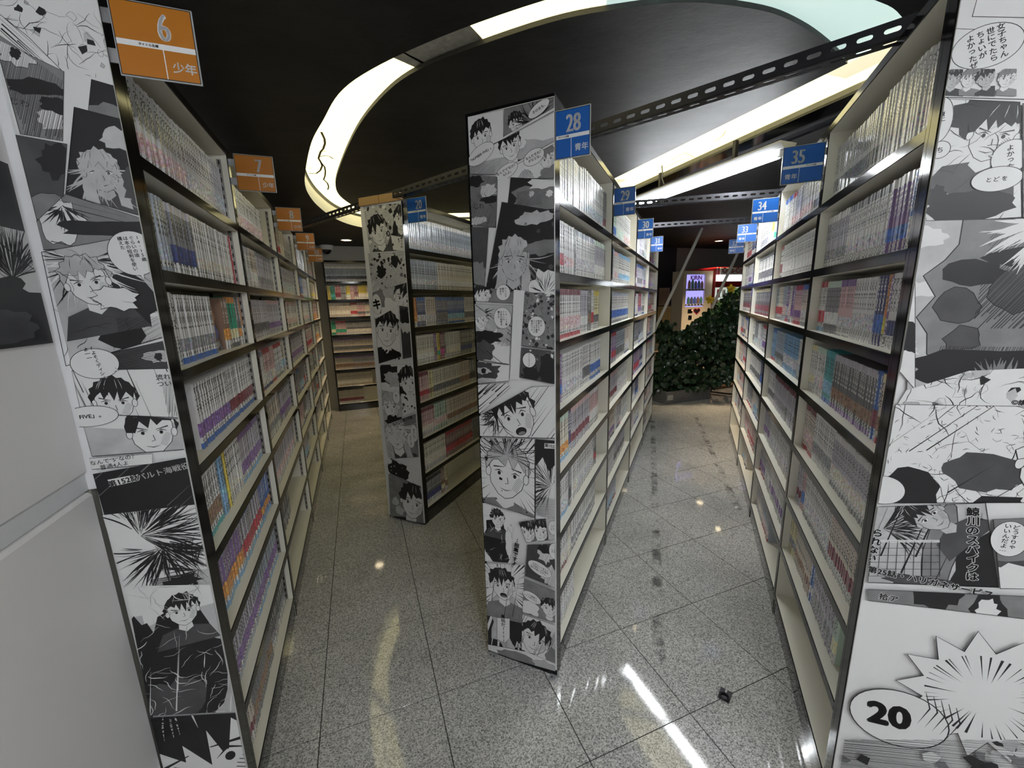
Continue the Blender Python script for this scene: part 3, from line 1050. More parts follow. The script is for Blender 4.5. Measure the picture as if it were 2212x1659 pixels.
ROWS[20] = [[rs(44, 'SI', 'LV', 'W', 'SI')], [rs(18, 'SI', 'LV', 'SI'), rs(26, 'CR', 'W')],
            [rs(2, 'RD', 'MR'), rs(2, 'OR', 'OR'), rs(5, 'NV', 'LV', 'BL'), rs(6, 'BE', 'LV'), rs(8, 'NV', 'DG', 'BL'), rs(12, 'BL', 'LB', 'BL', 'BL'), rs(9, 'W', 'DG')],
            [rs(13, 'CR', 'W'), rs(2, 'PU', 'BR'), rs(2, 'YE', 'GR'), rs(3, 'MR', 'MG'), rs(1, 'DG'), rs(10, 'W', 'CR'), rs(9, 'DG', 'NV'), rs(4, 'DG')],
            [rs(8, 'PK', 'RD', 'MR'), rs(3, 'LY', 'BR'), rs(20, 'CR', 'DG'), rs(8, 'BE', 'BR'), rs(5, 'DG', 'BK')], [rs(10, 'PK', 'BE', 'MR'), rs(9, 'LG', 'PK'), rs(26, 'BE', 'BR')],
            [rs(18, 'CR', 'BE'), rs(22, 'MR', 'RD', 'RD'), rs(8, 'GY', 'DG')], [rs(11, 'DG', 'NV', 'BK'), rs(3, 'BR', 'LY'), rs(2, 'LY', 'BR'), dict(gap=2)]]
ROWS[99] = [[rs(48, 'SI', 'BK', 'W')], [rs(2, 'YE'), rs(3, 'GR', 'TQ'), rs(4, 'RD', 'MR'), rs(4, 'DG'), rs(3, 'YE', 'LG'), rs(3, 'PK'), rs(3, 'MR'), rs(6, 'YE', 'BE'), rs(20, 'BE', 'LY')],
            [rs(14, 'BE', 'CR'), rs(5, 'BE', 'RD', 'RD'), rs(6, 'PK', 'DG'), rs(24, 'BE', 'GY', 'GY')], [rs(3, 'GR', 'LY'), rs(8, 'PK', 'GR', 'RD'), rs(36, 'DG', 'BE', 'BK')],
            [rs(48, 'BE', 'DG', 'PU')], [rs(14, 'BE', 'BR', 'PU'), rs(34, 'LV', 'BR', 'PU')], [rs(26, 'BE', 'CR'), dict(gap=.10), rs(12, 'BE', 'BR')], [rs(19, 'BE', 'MR'), dict(gap=2)]]
ROWS[7] = [[rs(2, 'LY'), rs(8, 'LG', 'W', 'LG'), rs(30, 'W', 'PK')], [rs(14, 'W', 'LV', 'LV'), rs(8, 'BE', 'W'), rs(24, 'LV', 'GY', 'GY')], [rs(28, 'LV', 'DG', 'LV'), rs(20, 'LV', 'PU', 'PK')],
           rand_row(['W', 'LV', 'PK', 'BE']), [rs(24, 'BE', 'GY', 'LV'), rs(22, 'LV', 'PU', 'DG')], [rs(46, 'LV', 'PK', 'PK')], [rs(20, 'DG', 'GY', 'LV'), dict(gap=2)], []]
ROWS[8] = [rand_row(['W', 'W', 'LV', 'SI']), [rs(46, 'LV', 'SI', 'LV')], [rs(46, 'W', 'PK', 'PK')], [rs(46, 'LV', 'PU', 'DG')], rand_row(['LV', 'GY']), rand_row(['LV', 'PK', 'GY']), rand_row(['LV', 'GY'], .6), []]
ROWS[9] = [rand_row(['SI', 'LV', 'DG']), rand_row(['W', 'BL', 'LV']), [rs(46, 'W', 'PK', 'LV', 'LV')], [rs(46, 'PK', 'RD', 'BE')], rand_row(['DG', 'LV', 'W']), rand_row(['LV', 'GY', 'PK']), rand_row(['LV', 'GY'], .7), []]
ROWS[10] = [[rs(46, 'BE', 'PK', 'OR')], [rs(46, 'BE', 'YE', 'LY')], [rs(46, 'PK', 'OR', 'BE', 'OR')], [rs(46, 'BE', 'OR', 'GY', 'OR')], rand_row(['LV', 'GY']), rand_row(['LV', 'PK']), rand_row(['LV', 'GY'], .7), []]


def book_geo(t, h, dp, bnd, seed):
    """verts, quads, colours per quad, uv per corner, material per quad; spine faces -y, origin at the bottom left front"""
    e = min(0.0036, t * .24)
    prof = [(0, e * 1.6), (e, 0.0), (t - e, 0.0), (t, e * 1.6)]
    zs = [bnd[0][0]] + [b[1] for b in bnd]
    vs, qs, cs, us, ms = [], [], [], [], []
    for z in zs:
        for x, y in prof:
            vs.append((x, y, z * h))
    for i, b in enumerate(bnd):
        for j in range(3):
            a = i * 4 + j
            qs.append((a, a + 1, a + 5, a + 4))
            cs.append((*b[2], b[3]))
            u0, u1 = prof[j][0] / t * .98 + .01, prof[j + 1][0] / t * .98 + .01
            v0, v1 = zs[i] * h, zs[i + 1] * h
            us.append([(seed + u0, v0), (seed + u1, v0), (seed + u1, v1), (seed + u0, v1)])
            ms.append(0)
    n = len(vs)
    base = bnd[len(bnd) // 2][2]
    vs += [(0, dp, 0), (t, dp, 0), (0, dp, h), (t, dp, h)]
    l = len(zs) - 1
    for q in ((n, 0, l * 4, n + 2), (3, n + 1, n + 3, l * 4 + 3)):
        qs.append(q)
        cs.append((*base, 0.0))
        us.append([(0, 0)] * 4)
        ms.append(0)
    # page block, a little below the cover
    k = len(vs)
    c, zt = 0.0012, h - 0.0025
    vs += [(c, e + .001, zt), (t - c, e + .001, zt), (t - c, dp - .001, zt), (c, dp - .001, zt)]
    qs.append((k, k + 1, k + 2, k + 3))
    cs.append((.6, .56, .47, 0.0))
    us.append([(0, 0)] * 4)
    ms.append(1)
    return vs, qs, cs, us, ms


def fill_mesh(me, vs, qs, cs, us, ms):
    me.from_pydata(vs, [], qs)
    me.materials.append(M_BOOK)
    me.materials.append(M_PAGE)
    ca = me.attributes.new('Col', 'FLOAT_COLOR', 'CORNER')
    ca.data.foreach_set('color', np.repeat(np.array(cs, dtype=np.float32), 4, axis=0).ravel())
    ul = me.uv_layers.new(name='uv')
    ul.data.foreach_set('uv', np.array(us, dtype=np.float32).ravel())
    me.polygons.foreach_set('material_index', ms)
    me.update()


SERIES = []
for num, rows in ROWS.items():
    cs_ = CASES[num]
    M3 = Matrix.Translation((*cs_['o'], 0)) @ Matrix.Rotation(math.atan2(cs_['x'][1], cs_['x'][0]), 4, 'Z')
    for ri, row in enumerate(rows):
        x = T_SIDE + 0.003
        xe = cs_['W'] - T_SIDE - 0.003
        for spec in row:
            if 'gap' in spec:
                x += spec['gap']
                continue
            t0 = spec['t'] or rb.uniform(.0150, .0182)
            h = spec['h'] or (rb.uniform(.174, .181) if ri else rb.uniform(.180, .196))
            dp = 0.112
            seed = rb.randrange(1, 90)
            books = []
            lean = 0.0
            for i in range(spec['n']):
                if x + t0 > xe:
                    break
                sb = 0.030 + rb.uniform(-.0022, .0022)
                books.append((x, sb, SH_Z[ri]))
                x += t0 + 0.0009
            if books:
                SERIES.append(dict(case=num, row=ri, t=t0, h=h, dp=dp, seed=seed, books=books, spec=spec, M=M3))
# how large does each series show?
for s in SERIES:
    A = 0
    for b in s['books']:
        c = [s['M'] @ Vector((b[0] + dx, b[1], b[2] + dz)) for dx, dz in ((0, 0), (s['t'], 0), (s['t'], s['h']), (0, s['h']))]
        P = [project(q) for q in c]
        if any(p[2] < .1 for p in P):
            continue
        if all(p[0] < 0 or p[0] > 2212 or p[1] < 0 or p[1] > 1659 for p in P):
            continue
        A += abs(sum(P[i][0] * P[(i + 1) % 4][1] - P[(i + 1) % 4][0] * P[i][1] for i in range(4))) / 2
    s['area'] = A / len(s['books'])
SERIES.sort(key=lambda s: -s['area'])
WHERE = {6: 'beneath orange sign six', 28: 'beneath blue sign 28', 35: 'beside blue sign 35', 7: 'beneath orange sign seven', 34: 'beside blue sign 34', 29: 'beneath blue sign 29'}
count = 0
V, Q, CC, UU, MM = [], [], [], [], []
for s in SERIES:
    g = book_geo(s['t'], s['h'], s['dp'], s['spec']['b'], s['seed'])
    if s['area'] > 0 and count + len(s['books']) <= 305 and count < 300:
        me = bpy.data.meshes.new('comic_book')
        nf = len(g[1]) - 1
        fill_mesh(me, g[0][:-4], g[1][:-1], g[2][:-1], g[3][:-1], g[4][:-1])
        pg = MB().box(0.0012, 0.004, 0.001, s['t'] - .0012, s['dp'] - .001, s['h'] - .0025).mesh('page_block', M_PAGE)
        rz = s['M'].to_euler().z
        bn = s['spec']['base']
        where = '%s shelf %s' % (ORD[s['row']], WHERE.get(s['case'], 'of a far bookcase'))
        for b in s['books']:
            p = s['M'] @ Vector(b)
            o = obj('comic_book', me, loc=p, rz=rz)
            tag(o, '%s comic volume%s on the %s' % (NAMES[bn], s['spec']['x'], where), 'book', '%s comics%s on the %s' % (NAMES[bn], s['spec']['x'], where))
            obj('page_block', pg, o)
            count += 1
    else:
        vs = np.array(g[0])
        for b in s['books']:
            R3 = np.array(s['M'].to_3x3())
            w3 = (vs + np.array(b)) @ R3.T + np.array(s['M'].translation)
            k = len(V)
            V.extend(map(tuple, w3))
            Q.extend(tuple(i + k for i in q) for q in g[1])
            CC.extend(g[2])
            UU.extend(g[3])
            MM.extend(g[4])
me = bpy.data.meshes.new('comic_books')
fill_mesh(me, V, Q, CC, UU, MM)
tag(obj('comic_books', me), 'rows of film wrapped comic volumes filling the remaining shelves', 'books', kind='stuff')


# ------------------------------------------------------------------ printed sheets
def keep(o, parent):
    """parent o (world placement in its basis) under a top-level parent without moving it"""
    o.parent = parent
    o.matrix_parent_inverse = parent.matrix_basis.inverted()
    return o


_txt = {}


def text_tris(s, bold=0.0):
    bold = 0.0
    if (s, bold) in _txt:
        return _txt[(s, bold)]
    cu = bpy.data.curves.new('t', 'FONT')
    cu.body = s
    cu.size = 1.0
    cu.align_x = 'CENTER'
    cu.align_y = 'CENTER'
    cu.space_line = 1.0
    cu.offset = bold
    cu.resolution_u = 3
    ob = bpy.data.objects.new('t', cu)
    COL.objects.link(ob)
    dg = bpy.context.evaluated_depsgraph_get()
    me = bpy.data.meshes.new_from_object(ob.evaluated_get(dg))
    me.calc_loop_triangles()
    v = [x.co for x in me.vertices]
    tr = [[(v[i].x, v[i].y) for i in t.vertices] for t in me.loop_triangles]
    bpy.data.objects.remove(ob)
    bpy.data.curves.remove(cu)
    bpy.data.meshes.remove(me)
    if tr:
        a = np.array(tr).reshape(-1, 2)
        c = (a.max(0) + a.min(0)) / 2
        tr = [[(p[0] - c[0], p[1] - c[1]) for p in t] for t in tr]
    _txt[(s, bold)] = tr
    return tr


def clip_poly(P, K):
    """clip polygon P by convex counter-clockwise polygon K"""
    for i in range(len(K)):
        a, b = K[i], K[(i + 1) % len(K)]
        ex, ey = b[0] - a[0], b[1] - a[1]
        out = []
        n = len(P)
        if n == 0:
            return []
        ds = [ex * (p[1] - a[1]) - ey * (p[0] - a[0]) for p in P]
        for j in range(n):
            p, q = P[j], P[(j + 1) % n]
            dp, dq = ds[j], ds[(j + 1) % n]
            if dp >= 0:
                out.append(p)
            if (dp >= 0) != (dq >= 0):
                t = dp / (dp - dq)
                out.append((p[0] + (q[0] - p[0]) * t, p[1] + (q[1] - p[1]) * t))
        P = out
    return P


def ccw(K):
    a = sum(K[i][0] * K[(i + 1) % len(K)][1] - K[(i + 1) % len(K)][0] * K[i][1] for i in range(len(K)))
    return list(K) if a > 0 else list(K)[::-1]


WH, BK_, G1, G2, G3 = 0, 1, 2, 3, 4


class Art:
    def __init__(s, A, ud, W, H0, H1, seed=1):
        s.A, s.ud, s.W = np.asarray(A), np.asarray(ud), W
        s.rect = [(0, H0), (W, H0), (W, H1), (0, H1)]
        s.K = [s.rect]
        s.tris = []
        s.layer = 0
        s.r = random.Random(seed)
        s.warp = None

    def P(s, x, y):
        if s.warp:
            xc = s.warp[0] + s.warp[1] * y
            x = xc + (x - xc) * s.warp[2]
        return on_plane(x, y, s.A, s.ud)

    def PP(s, pts):
        return [s.P(*p) for p in pts]

    def sc(s, x, y):
        a, b = s.P(x, y - 10), s.P(x, y + 10)
        return math.hypot(a[0] - b[0], a[1] - b[1]) / 20

    def raw(s, poly, c):
        for K in s.K:
            poly = clip_poly(poly, K)
            if len(poly) < 3:
                return
        s.tris.append((poly, c, s.layer))

    def poly(s, pts, c):
        s.layer += 1
        s._poly(pts, c)

    def _poly(s, pts, c):
        if len(pts) == 3:
            return s.raw(list(pts), c)
        for t in tessellate_polygon([[Vector((p[0], p[1], 0)) for p in pts]]):
            s.raw([tuple(pts[i]) for i in t], c)

    def stroke(s, pts, w0, c=BK_, w1=None, bulge=False):
        w1 = w0 if w1 is None else w1
        n = len(pts)
        L = []
        for i, p in enumerate(pts):
            a, b = pts[max(i - 1, 0)], pts[min(i + 1, n - 1)]
            dx, dy = b[0] - a[0], b[1] - a[1]
            l = math.hypot(dx, dy) or 1e-9
            t = i / (n - 1)
            ww = (w0 + (w1 - w0) * t) / 2
            if bulge:
                ww = w0 / 2 * max(.08, math.sin(math.pi * min(1, .12 + t * .9)))
            L.append(((p[0] - dy / l * ww, p[1] + dx / l * ww), (p[0] + dy / l * ww, p[1] - dx / l * ww)))
        for (a, b), (c_, d) in zip(L[:-1], L[1:]):
            s.raw([a, b, d, c_], c)

    def outline(s, pts, w, c=BK_):
        s.layer += 1
        s.stroke(list(pts) + [pts[0], pts[1]], w, c)

    def ell(s, c, rx, ry, n=28, rot=0.0):
        cr, sr = math.cos(rot), math.sin(rot)
        out = []
        for i in range(n):
            t = 2 * math.pi * i / n
            x, y = rx * math.cos(t), ry * math.sin(t)
            out.append((c[0] + x * cr - y * sr, c[1] + x * sr + y * cr))
        return out

    def text(s, st, c, size, col=BK_, ang=0.0, vertical=False, bold=0.012, outline=None, leading=1.12):
        s.layer += 1
        cr, sr = math.cos(math.radians(ang)), math.sin(math.radians(ang))
        items = []
        cols = st.split('|')
        if vertical:
            n = len(cols)
            m = max(len(q) for q in cols)
            for i, q in enumerate(cols):
                for j, ch in enumerate(q):
                    if ch.strip():
                        items.append((ch, ((n - 1) / 2 - i) * size * 1.15, ((m - 1) / 2 - j) * size * 1.02))
        else:
            n = len(cols)
            for i, q in enumerate(cols):
                items.append((q, 0, ((n - 1) / 2 - i) * size * leading))
        for lay, bo, cc in ((0, bold + .06, outline), (1, bold, col)):
            if cc is None:
                continue
            s.layer += 1
            k8 = 8 if bo > .04 else 4
            sh = [(bo * math.cos(6.283 * q / k8), bo * math.sin(6.283 * q / k8)) for q in range(k8)] if bo > .004 else [(0, 0)]
            for ch, ox, oy in items:
                for dx, dy in sh:
                    for t in text_tris(ch):
                        s.raw([(c[0] + ((p[0] + dx) * size + ox) * cr - ((p[1] + dy) * size + oy) * sr,
                                c[1] + ((p[0] + dx) * size + ox) * sr + ((p[1] + dy) * size + oy) * cr) for p in t], cc)

    def ptext(s, st, x, y, size_px, **kw):
        s.text(st, s.P(x, y), size_px * s.sc(x, y), **kw)

    def bubble(s, x, y, rx, ry, st=None, size_px=8, vertical=True, tail=None, ang=0.0, rot=0.0, bold=.02):
        c = s.P(x, y)
        k = s.sc(x, y)
        e = s.ell(c, rx * k, ry * k, 32, math.radians(rot))
        s.poly(e, WH)
        s.outline(e, .0011)
        if tail:
            t = s.P(*tail)
            d = (t[0] - c[0], t[1] - c[1])
            l = math.hypot(*d)
            nx, ny = -d[1] / l * rx * k * .16, d[0] / l * rx * k * .16
            b = (c[0] + d[0] * .55, c[1] + d[1] * .55)
            s.poly([(b[0] + nx, b[1] + ny), (b[0] - nx, b[1] - ny), t], WH)
            s.layer += 1
            m = (c[0] + d[0] * .8, c[1] + d[1] * .8)
            s.stroke([(m[0] + nx * .6, m[1] + ny * .6), t, (m[0] - nx * .6, m[1] - ny * .6)], .0009)
        if st:
            s.text(st, c, size_px * k, vertical=vertical, ang=ang, bold=bold)

    def panel(s, pts, c=WH, border=0.0012, fill=None, **kw):
        """a comic frame given by photo points; fill is a list of callables drawn clipped inside"""
        Q = ccw(s.PP(pts))
        s.poly(Q, c)
        if fill:
            s.K.append(Q)
            for f in fill:
                f(Q)
            s.K.pop()
        if border:
            s.outline(Q, border)
        return Q

    # ---- fillers: anonymous ink textures
    def bb(s, Q):
        xs, ys = [p[0] for p in Q], [p[1] for p in Q]
        return min(xs), min(ys), max(xs), max(ys)

    def rays(s, cx, cy, n=46, inner=.3, c=BK_, wmax=.09):
        def f(Q):
            s.layer += 1
            x0, y0, x1, y1 = s.bb(Q)
            C0 = (x0 + (x1 - x0) * cx, y0 + (y1 - y0) * cy)
            R = math.hypot(x1 - x0, y1 - y0)
            for i in range(n):
                a = 2 * math.pi * (i + s.r.random() * .8) / n
                r0 = R * inner * s.r.uniform(.5, 1.1)
                da = s.r.uniform(.015, wmax)
                s.raw([(C0[0] + r0 * math.cos(a), C0[1] + r0 * math.sin(a)), (C0[0] + R * math.cos(a - da), C0[1] + R * math.sin(a - da)),
                       (C0[0] + R * math.cos(a + da), C0[1] + R * math.sin(a + da))], c)
        return f

    def speed(s, ang, n=40, c=BK_, w=.003):
        def f(Q):
            s.layer += 1
            x0, y0, x1, y1 = s.bb(Q)
            R = math.hypot(x1 - x0, y1 - y0)
            a = math.radians(ang)
            d = (math.cos(a), math.sin(a))
            m = ((x0 + x1) / 2, (y0 + y1) / 2)
            for i in range(n):
                o = s.r.uniform(-.5, .5) * R
                b = s.r.uniform(-.6, .2) * R
                l = s.r.uniform(.2, .8) * R
                p = (m[0] - d[1] * o + d[0] * b, m[1] + d[0] * o + d[1] * b)
                s.stroke([p, (p[0] + d[0] * l, p[1] + d[1] * l)], s.r.uniform(.2, 1) * w, c, .0002)
        return f

    def locks(s, cx, cy, n=60, size=.5, c=BK_, a0=-30, a1=210, curl=.5, w=.0035, white=0):
        """flowing tapered strokes from one point"""
        def f(Q):
            x0, y0, x1, y1 = s.bb(Q)
            C0 = (x0 + (x1 - x0) * cx, y0 + (y1 - y0) * cy)
            R = max(x1 - x0, y1 - y0) * size
            for k in range(n):
                if k % 6 == 0:
                    s.layer += 1
                a = math.radians(s.r.uniform(a0, a1))
                st = s.r.uniform(.0, .35)
                pts = []
                cu = s.r.uniform(-1, 1) * curl
                L = s.r.uniform(.5, 1.0)
                for i in range(7):
                    t = st + (L - st) * i / 6
                    aa = a + cu * t
                    pts.append((C0[0] + R * t * math.cos(aa), C0[1] + R * t * math.sin(aa)))
                s.stroke(pts, w * s.r.uniform(.3, 1), WH if (white and s.r.random() < white) else c, bulge=True)
        return f

    def rubble(s, n=60, size=.012, cols=(BK_, BK_, G2, G3, WH)):
        def f(Q):
            x0, y0, x1, y1 = s.bb(Q)
            for k in range(n):
                if k % 5 == 0:
                    s.layer += 1
                c0 = (s.r.uniform(x0, x1), s.r.uniform(y0, y1))
                z = size * s.r.uniform(.25, 1)
                m = s.r.randint(4, 8)
                a0 = s.r.random() * 6.28
                P = [(c0[0] + z * s.r.uniform(.4, 1.2) * math.cos(a0 + 6.283 * i / m), c0[1] + z * s.r.uniform(.4, 1.2) * math.sin(a0 + 6.283 * i / m)) for i in range(m)]
                s._poly(P, s.r.choice(cols))
                if s.r.random() < .5:
                    s.stroke(P + [P[0]], .0006)
        return f

    def scribble(s, n=50, L=.03, w=.0012, c=BK_):
        def f(Q):
            s.layer += 1
            x0, y0, x1, y1 = s.bb(Q)
            for k in range(n):
                p = [s.r.uniform(x0, x1), s.r.uniform(y0, y1)]
                a = s.r.random() * 6.28
                pts = [tuple(p)]
                for i in range(5):
                    a += s.r.uniform(-.6, .6)
                    p = [p[0] + math.cos(a) * L / 5, p[1] + math.sin(a) * L / 5]
                    pts.append(tuple(p))
                s.stroke(pts, w * s.r.uniform(.4, 1.2), c, bulge=True)
        return f

    def hatch(s, ang=45, gap=.003, w=.0008, c=BK_, area=(0, 0, 1, 1)):
        def f(Q):
            s.layer += 1
            x0, y0, x1, y1 = s.bb(Q)
            X0, X1 = x0 + (x1 - x0) * area[0], x0 + (x1 - x0) * area[2]
            Y0, Y1 = y0 + (y1 - y0) * area[1], y0 + (y1 - y0) * area[3]
            s.K.append([(X0, Y0), (X1, Y0), (X1, Y1), (X0, Y1)])
            R = math.hypot(X1 - X0, Y1 - Y0)
            a = math.radians(ang)
            d = (math.cos(a), math.sin(a))
            m = ((X0 + X1) / 2, (Y0 + Y1) / 2)
            k = int(R / gap)
            for i in range(-k, k):
                o = i * gap * .5 + s.r.uniform(-.2, .2) * gap
                l = R * s.r.uniform(.3, .55)
                s.stroke([(m[0] - d[1] * o - d[0] * l, m[1] + d[0] * o - d[1] * l), (m[0] - d[1] * o + d[0] * l, m[1] + d[0] * o + d[1] * l)], w, c, w * .3)
            s.K.pop()
        return f

    def blob(s, cx, cy, rx, ry, c, n=22, rough=.25, edge=None):
        def f(Q):
            x0, y0, x1, y1 = s.bb(Q)
            C0 = (x0 + (x1 - x0) * cx, y0 + (y1 - y0) * cy)
            P = []
            for i in range(n):
                a = 6.283 * i / n
                k = 1 + s.r.uniform(-rough, rough)
                P.append((C0[0] + (x1 - x0) * rx * k * math.cos(a), C0[1] + (y1 - y0) * ry * k * math.sin(a)))
            s.poly(P, c)
            if edge:
                s.outline(P, edge)
        return f

    def head(s, cx, cy, size, tilt=0.0, hair=BK_, mood=0, skin=WH, long=False):
        """a plain anonymous comic head; size is the head height as a share of the frame height"""
        def f(Q):
            x0, y0, x1, y1 = s.bb(Q)
            H = (y1 - y0) * size
            c0 = (x0 + (x1 - x0) * cx, y0 + (y1 - y0) * cy)
            ct, st = math.cos(math.radians(tilt)), math.sin(math.radians(tilt))

            def T(x, y):
                return (c0[0] + (x * ct - y * st) * H, c0[1] + (x * st + y * ct) * H)
            # shoulders and neck
            s.poly([T(-.75, -1.1), T(-.55, -.62), T(-.16, -.5), T(.16, -.5), T(.55, -.62), T(.75, -1.1)], s.r.choice((BK_, G2, G3)))
            s.poly([T(-.14, -.3), T(.14, -.3), T(.17, -.56), T(0, -.68), T(-.17, -.56)], skin)
            if long:
                hp = [T(-.34, .30)] + [T(-.40 - .10 * i / 6 + s.r.uniform(-.03, .03), .25 - 1.2 * i / 6) for i in range(7)]
                hp += [T(-.2, -.85), T(-.2, 0), T(.2, 0), T(.22, -.8)] + [T(.45 - .08 * i / 6 + s.r.uniform(-.03, .03), -.9 + 1.15 * i / 6) for i in range(7)]
                s.poly(hp, hair)
            fc = [T(-.33, .16), T(-.34, -.02), T(-.29, -.24), T(-.14, -.42), T(0, -.48), T(.14, -.42), T(.29, -.24), T(.34, -.02), T(.33, .16), T(.2, .36), T(-.2, .36)]
            s.poly(fc, skin)
            s.outline(fc, H * .012)
            # ears
            for q in (-1, 1):
                e = s.ell(T(q * .35, -.04), H * .05, H * .09, 12, math.radians(tilt))
                s.poly(e, skin)
                s.outline(e, H * .010)
            # hair: cap with a ragged fringe
            cap = [T(-.39, .0)]
            for i in range(9):
                a = math.pi * (1 - i / 8)
                k = s.r.uniform(1.0, 1.18)
                cap.append(T(.40 * k * math.cos(a), .12 + .42 * k * math.sin(a)))
                if i < 8:
                    a2 = math.pi * (1 - (i + .5) / 8)
                    cap.append(T(.40 * .98 * math.cos(a2), .12 + .42 * .98 * math.sin(a2)))
            cap.append(T(.39, .0))
            n = s.r.choice((4, 5, 6))
            part = s.r.uniform(-.25, .25)
            for i in range(n):
                u = .36 - .72 * (i + .5) / n
                dp_ = .20 - .26 * max(0, 1 - abs(u - part) * 2.2) * s.r.uniform(.5, 1.1)
                cap.append(T(u + .36 / n, .24 + s.r.uniform(-.03, .03)))
                cap.append(T(u + s.r.uniform(-.06, .06), dp_))
            s.poly(cap, hair)
            s.outline(cap, H * .012)
            s.layer += 1
            for i in range(5):
                u = s.r.uniform(-.28, .28)
                s.stroke([T(u * .8, .5), T(u * 1.1, .38), T(u * 1.25, .28)], H * .010, WH if hair == BK_ else BK_, bulge=True)
            # shade on cheek and neck
            for i in range(9):
                q = i / 9
                s.stroke([T(.30 - .10 * q, -.10 - .24 * q), T(.20 - .10 * q, -.02 - .26 * q)], H * .006)
            # eyes, brows, nose, mouth
            for q in (-1, 1):
                e = s.ell(T(q * .15, -.03), H * .075, H * (.034 if mood < 2 else .062), 14, math.radians(tilt))
                s.poly(e, WH)
                s.poly(s.ell(T(q * .145, -.03), H * .03, H * .036, 12), BK_)
                s.layer += 1
                s.stroke([T(q * .23, -.0), T(q * .15, .03 if mood < 2 else .05), T(q * .07, -.01)], H * .022, bulge=True)
                s.stroke([T(q * .26, .09 if mood == 1 else .07), T(q * .06, .03 if mood == 1 else .1)], H * .026, BK_, H * .008)
            s.layer += 1
            s.stroke([T(.01, -.08), T(.035, -.19), T(-.02, -.2)], H * .012)
            if mood < 2:
                s.stroke([T(-.11, -.30), T(0, -.325), T(.12, -.29)], H * .016, bulge=True)
            else:
                m = s.ell(T(0, -.31), H * .11, H * .075, 14, math.radians(tilt))
                s.poly(m, BK_)
                s.poly(s.ell(T(0, -.345), H * .07, H * .03, 12, math.radians(tilt)), G2)
        return f

    def build(s, name, parent, y0=0.0, step=0.00003, mats=None):
        mb = MB()
        for P, c, l in s.tris:
            y = y0 - 0.0003 - l * step
            k = len(mb.v)
            area = sum(P[i][0] * P[(i + 1) % len(P)][1] - P[(i + 1) % len(P)][0] * P[i][1] for i in range(len(P)))
            if abs(area) < 1e-10:
                continue
            Pq = P if area > 0 else P[::-1]
            mb.add([(p[0], y, p[1]) for p in Pq], [tuple(range(len(Pq)))], c)
        return mb.obj(name, mats or PRINT, parent)


def end_panel(case, A, ud, W, z0, z1, th=0.004):
    loc, rz = local_frame(A, ud)
    o = MB().cbox(0, -th, z0, W, 0, z1, 0.0008).obj('end_panel', M_PW, loc=loc, rz=rz)
    keep(o, CASES[case]['e'])
    return o

# ---- end of the left row
LPW = 0.166
LA = L_ART - LPW * R_L
ep = end_panel(6, LA, R_L, LPW, 0.02, 1.998)
a = Art(LA - .004 * D_L, R_L, LPW, 0.02, 1.998, 3)
a.warp = (118, .2, 1.13)
a.panel([(-20, -60), (240, -60), (264, 192), (190, 165), (130, 150), (-20, 20)], WH, 0, [a.rubble(46, .012, (BK_, G1, WH)), a.scribble(80, .04)])
a.panel([(-10, 10), (70, 80), (135, 152), (118, 158), (50, 100), (-10, 40)], WH, .001, [a.speed(-48, 30)])
a.panel([(-5, 60), (60, 112), (140, 155), (141, 305), (60, 290), (20, 140)], G2, .001, [a.blob(.3, .8, .3, .12, WH, edge=.001), a.blob(.3, .8, .08, .05, BK_), a.blob(.7, .2, .3, .1, WH), a.hatch(70, .004), a.blob(.5, .5, .5, .08, BK_), a.blob(.75, .35, .25, .08, BK_)])
a.ptext('じわ', 58, 222, 17, ang=-10, bold=.0)
a.panel([(193, 172), (264, 195), (272, 265), (188, 245)], BK_, .001, [a.blob(.5, .15, .7, .28, G2, edge=.001), a.blob(.95, .5, .2, .2, WH)])
a.panel([(162, 232), (275, 265), (305, 470), (150, 420)], BK_, .001, [a.blob(.8, .75, .25, .1, G1), a.head(.48, .42, .40, 4, hair=G1, skin=G1, long=True), a.locks(.48, .48, 40, .5, G1, 200, 340, .5, .004), a.blob(.9, .3, .2, .18, G3)])
a.panel([(52, 292), (150, 312), (145, 440), (100, 490)], G3, .001, [a.blob(.3, .2, .5, .2, G2, edge=.001), a.blob(.7, .75, .35, .2, BK_)])
a.panel([(95, 480), (150, 420), (312, 478), (322, 530), (110, 540)], G2, .001, [a.blob(.2, .55, .2, .4, WH, edge=.001), a.blob(.7, .4, .5, .16, BK_), a.speed(-15, 16), a.locks(.25, .8, 24, .3, BK_, 180, 330)])
a.panel([(108, 545), (325, 500), (352, 725), (160, 790)], G1, .0014, [a.blob(.75, .3, .4, .35, BK_), a.blob(.9, .15, .2, .2, WH), a.locks(.35, .78, 90, .42, BK_, 170, 380, .5, .004, .6), a.head(.33, .62, .36, 10, hair=G1, mood=1), a.blob(.55, .5, .2, .09, WH, edge=.0015), a.scribble(40, .03), a.hatch(30, .004, area=(.5, .0, 1, .35))])
a.bubble(283, 548, 44, 47, '14,15歳|ぐらいの頃|は本の短剣を使い|構えた', 9, True, (305, 605), ang=6)
a.panel([(245, 762), (362, 732), (376, 792), (262, 832)], G3, .0012, [a.blob(.7, .6, .22, .14, WH, edge=.001), a.blob(.7, .6, .06, .1, BK_), a.hatch(15, .003), a.hatch(-20, .005)])
a.panel([(172, 800), (376, 795), (396, 902), (192, 892)], WH, .0012, [a.head(.32, .42, .78, -4, mood=1), a.hatch(80, .004, area=(.8, 0, 1, .8)), a.speed(100, 20)])
a.ptext('流れて|ついた', 354, 820, 13)
a.bubble(216, 785, 40, 32, '「よそくディシ」|よ――', 9, True, (262, 800), ang=8)
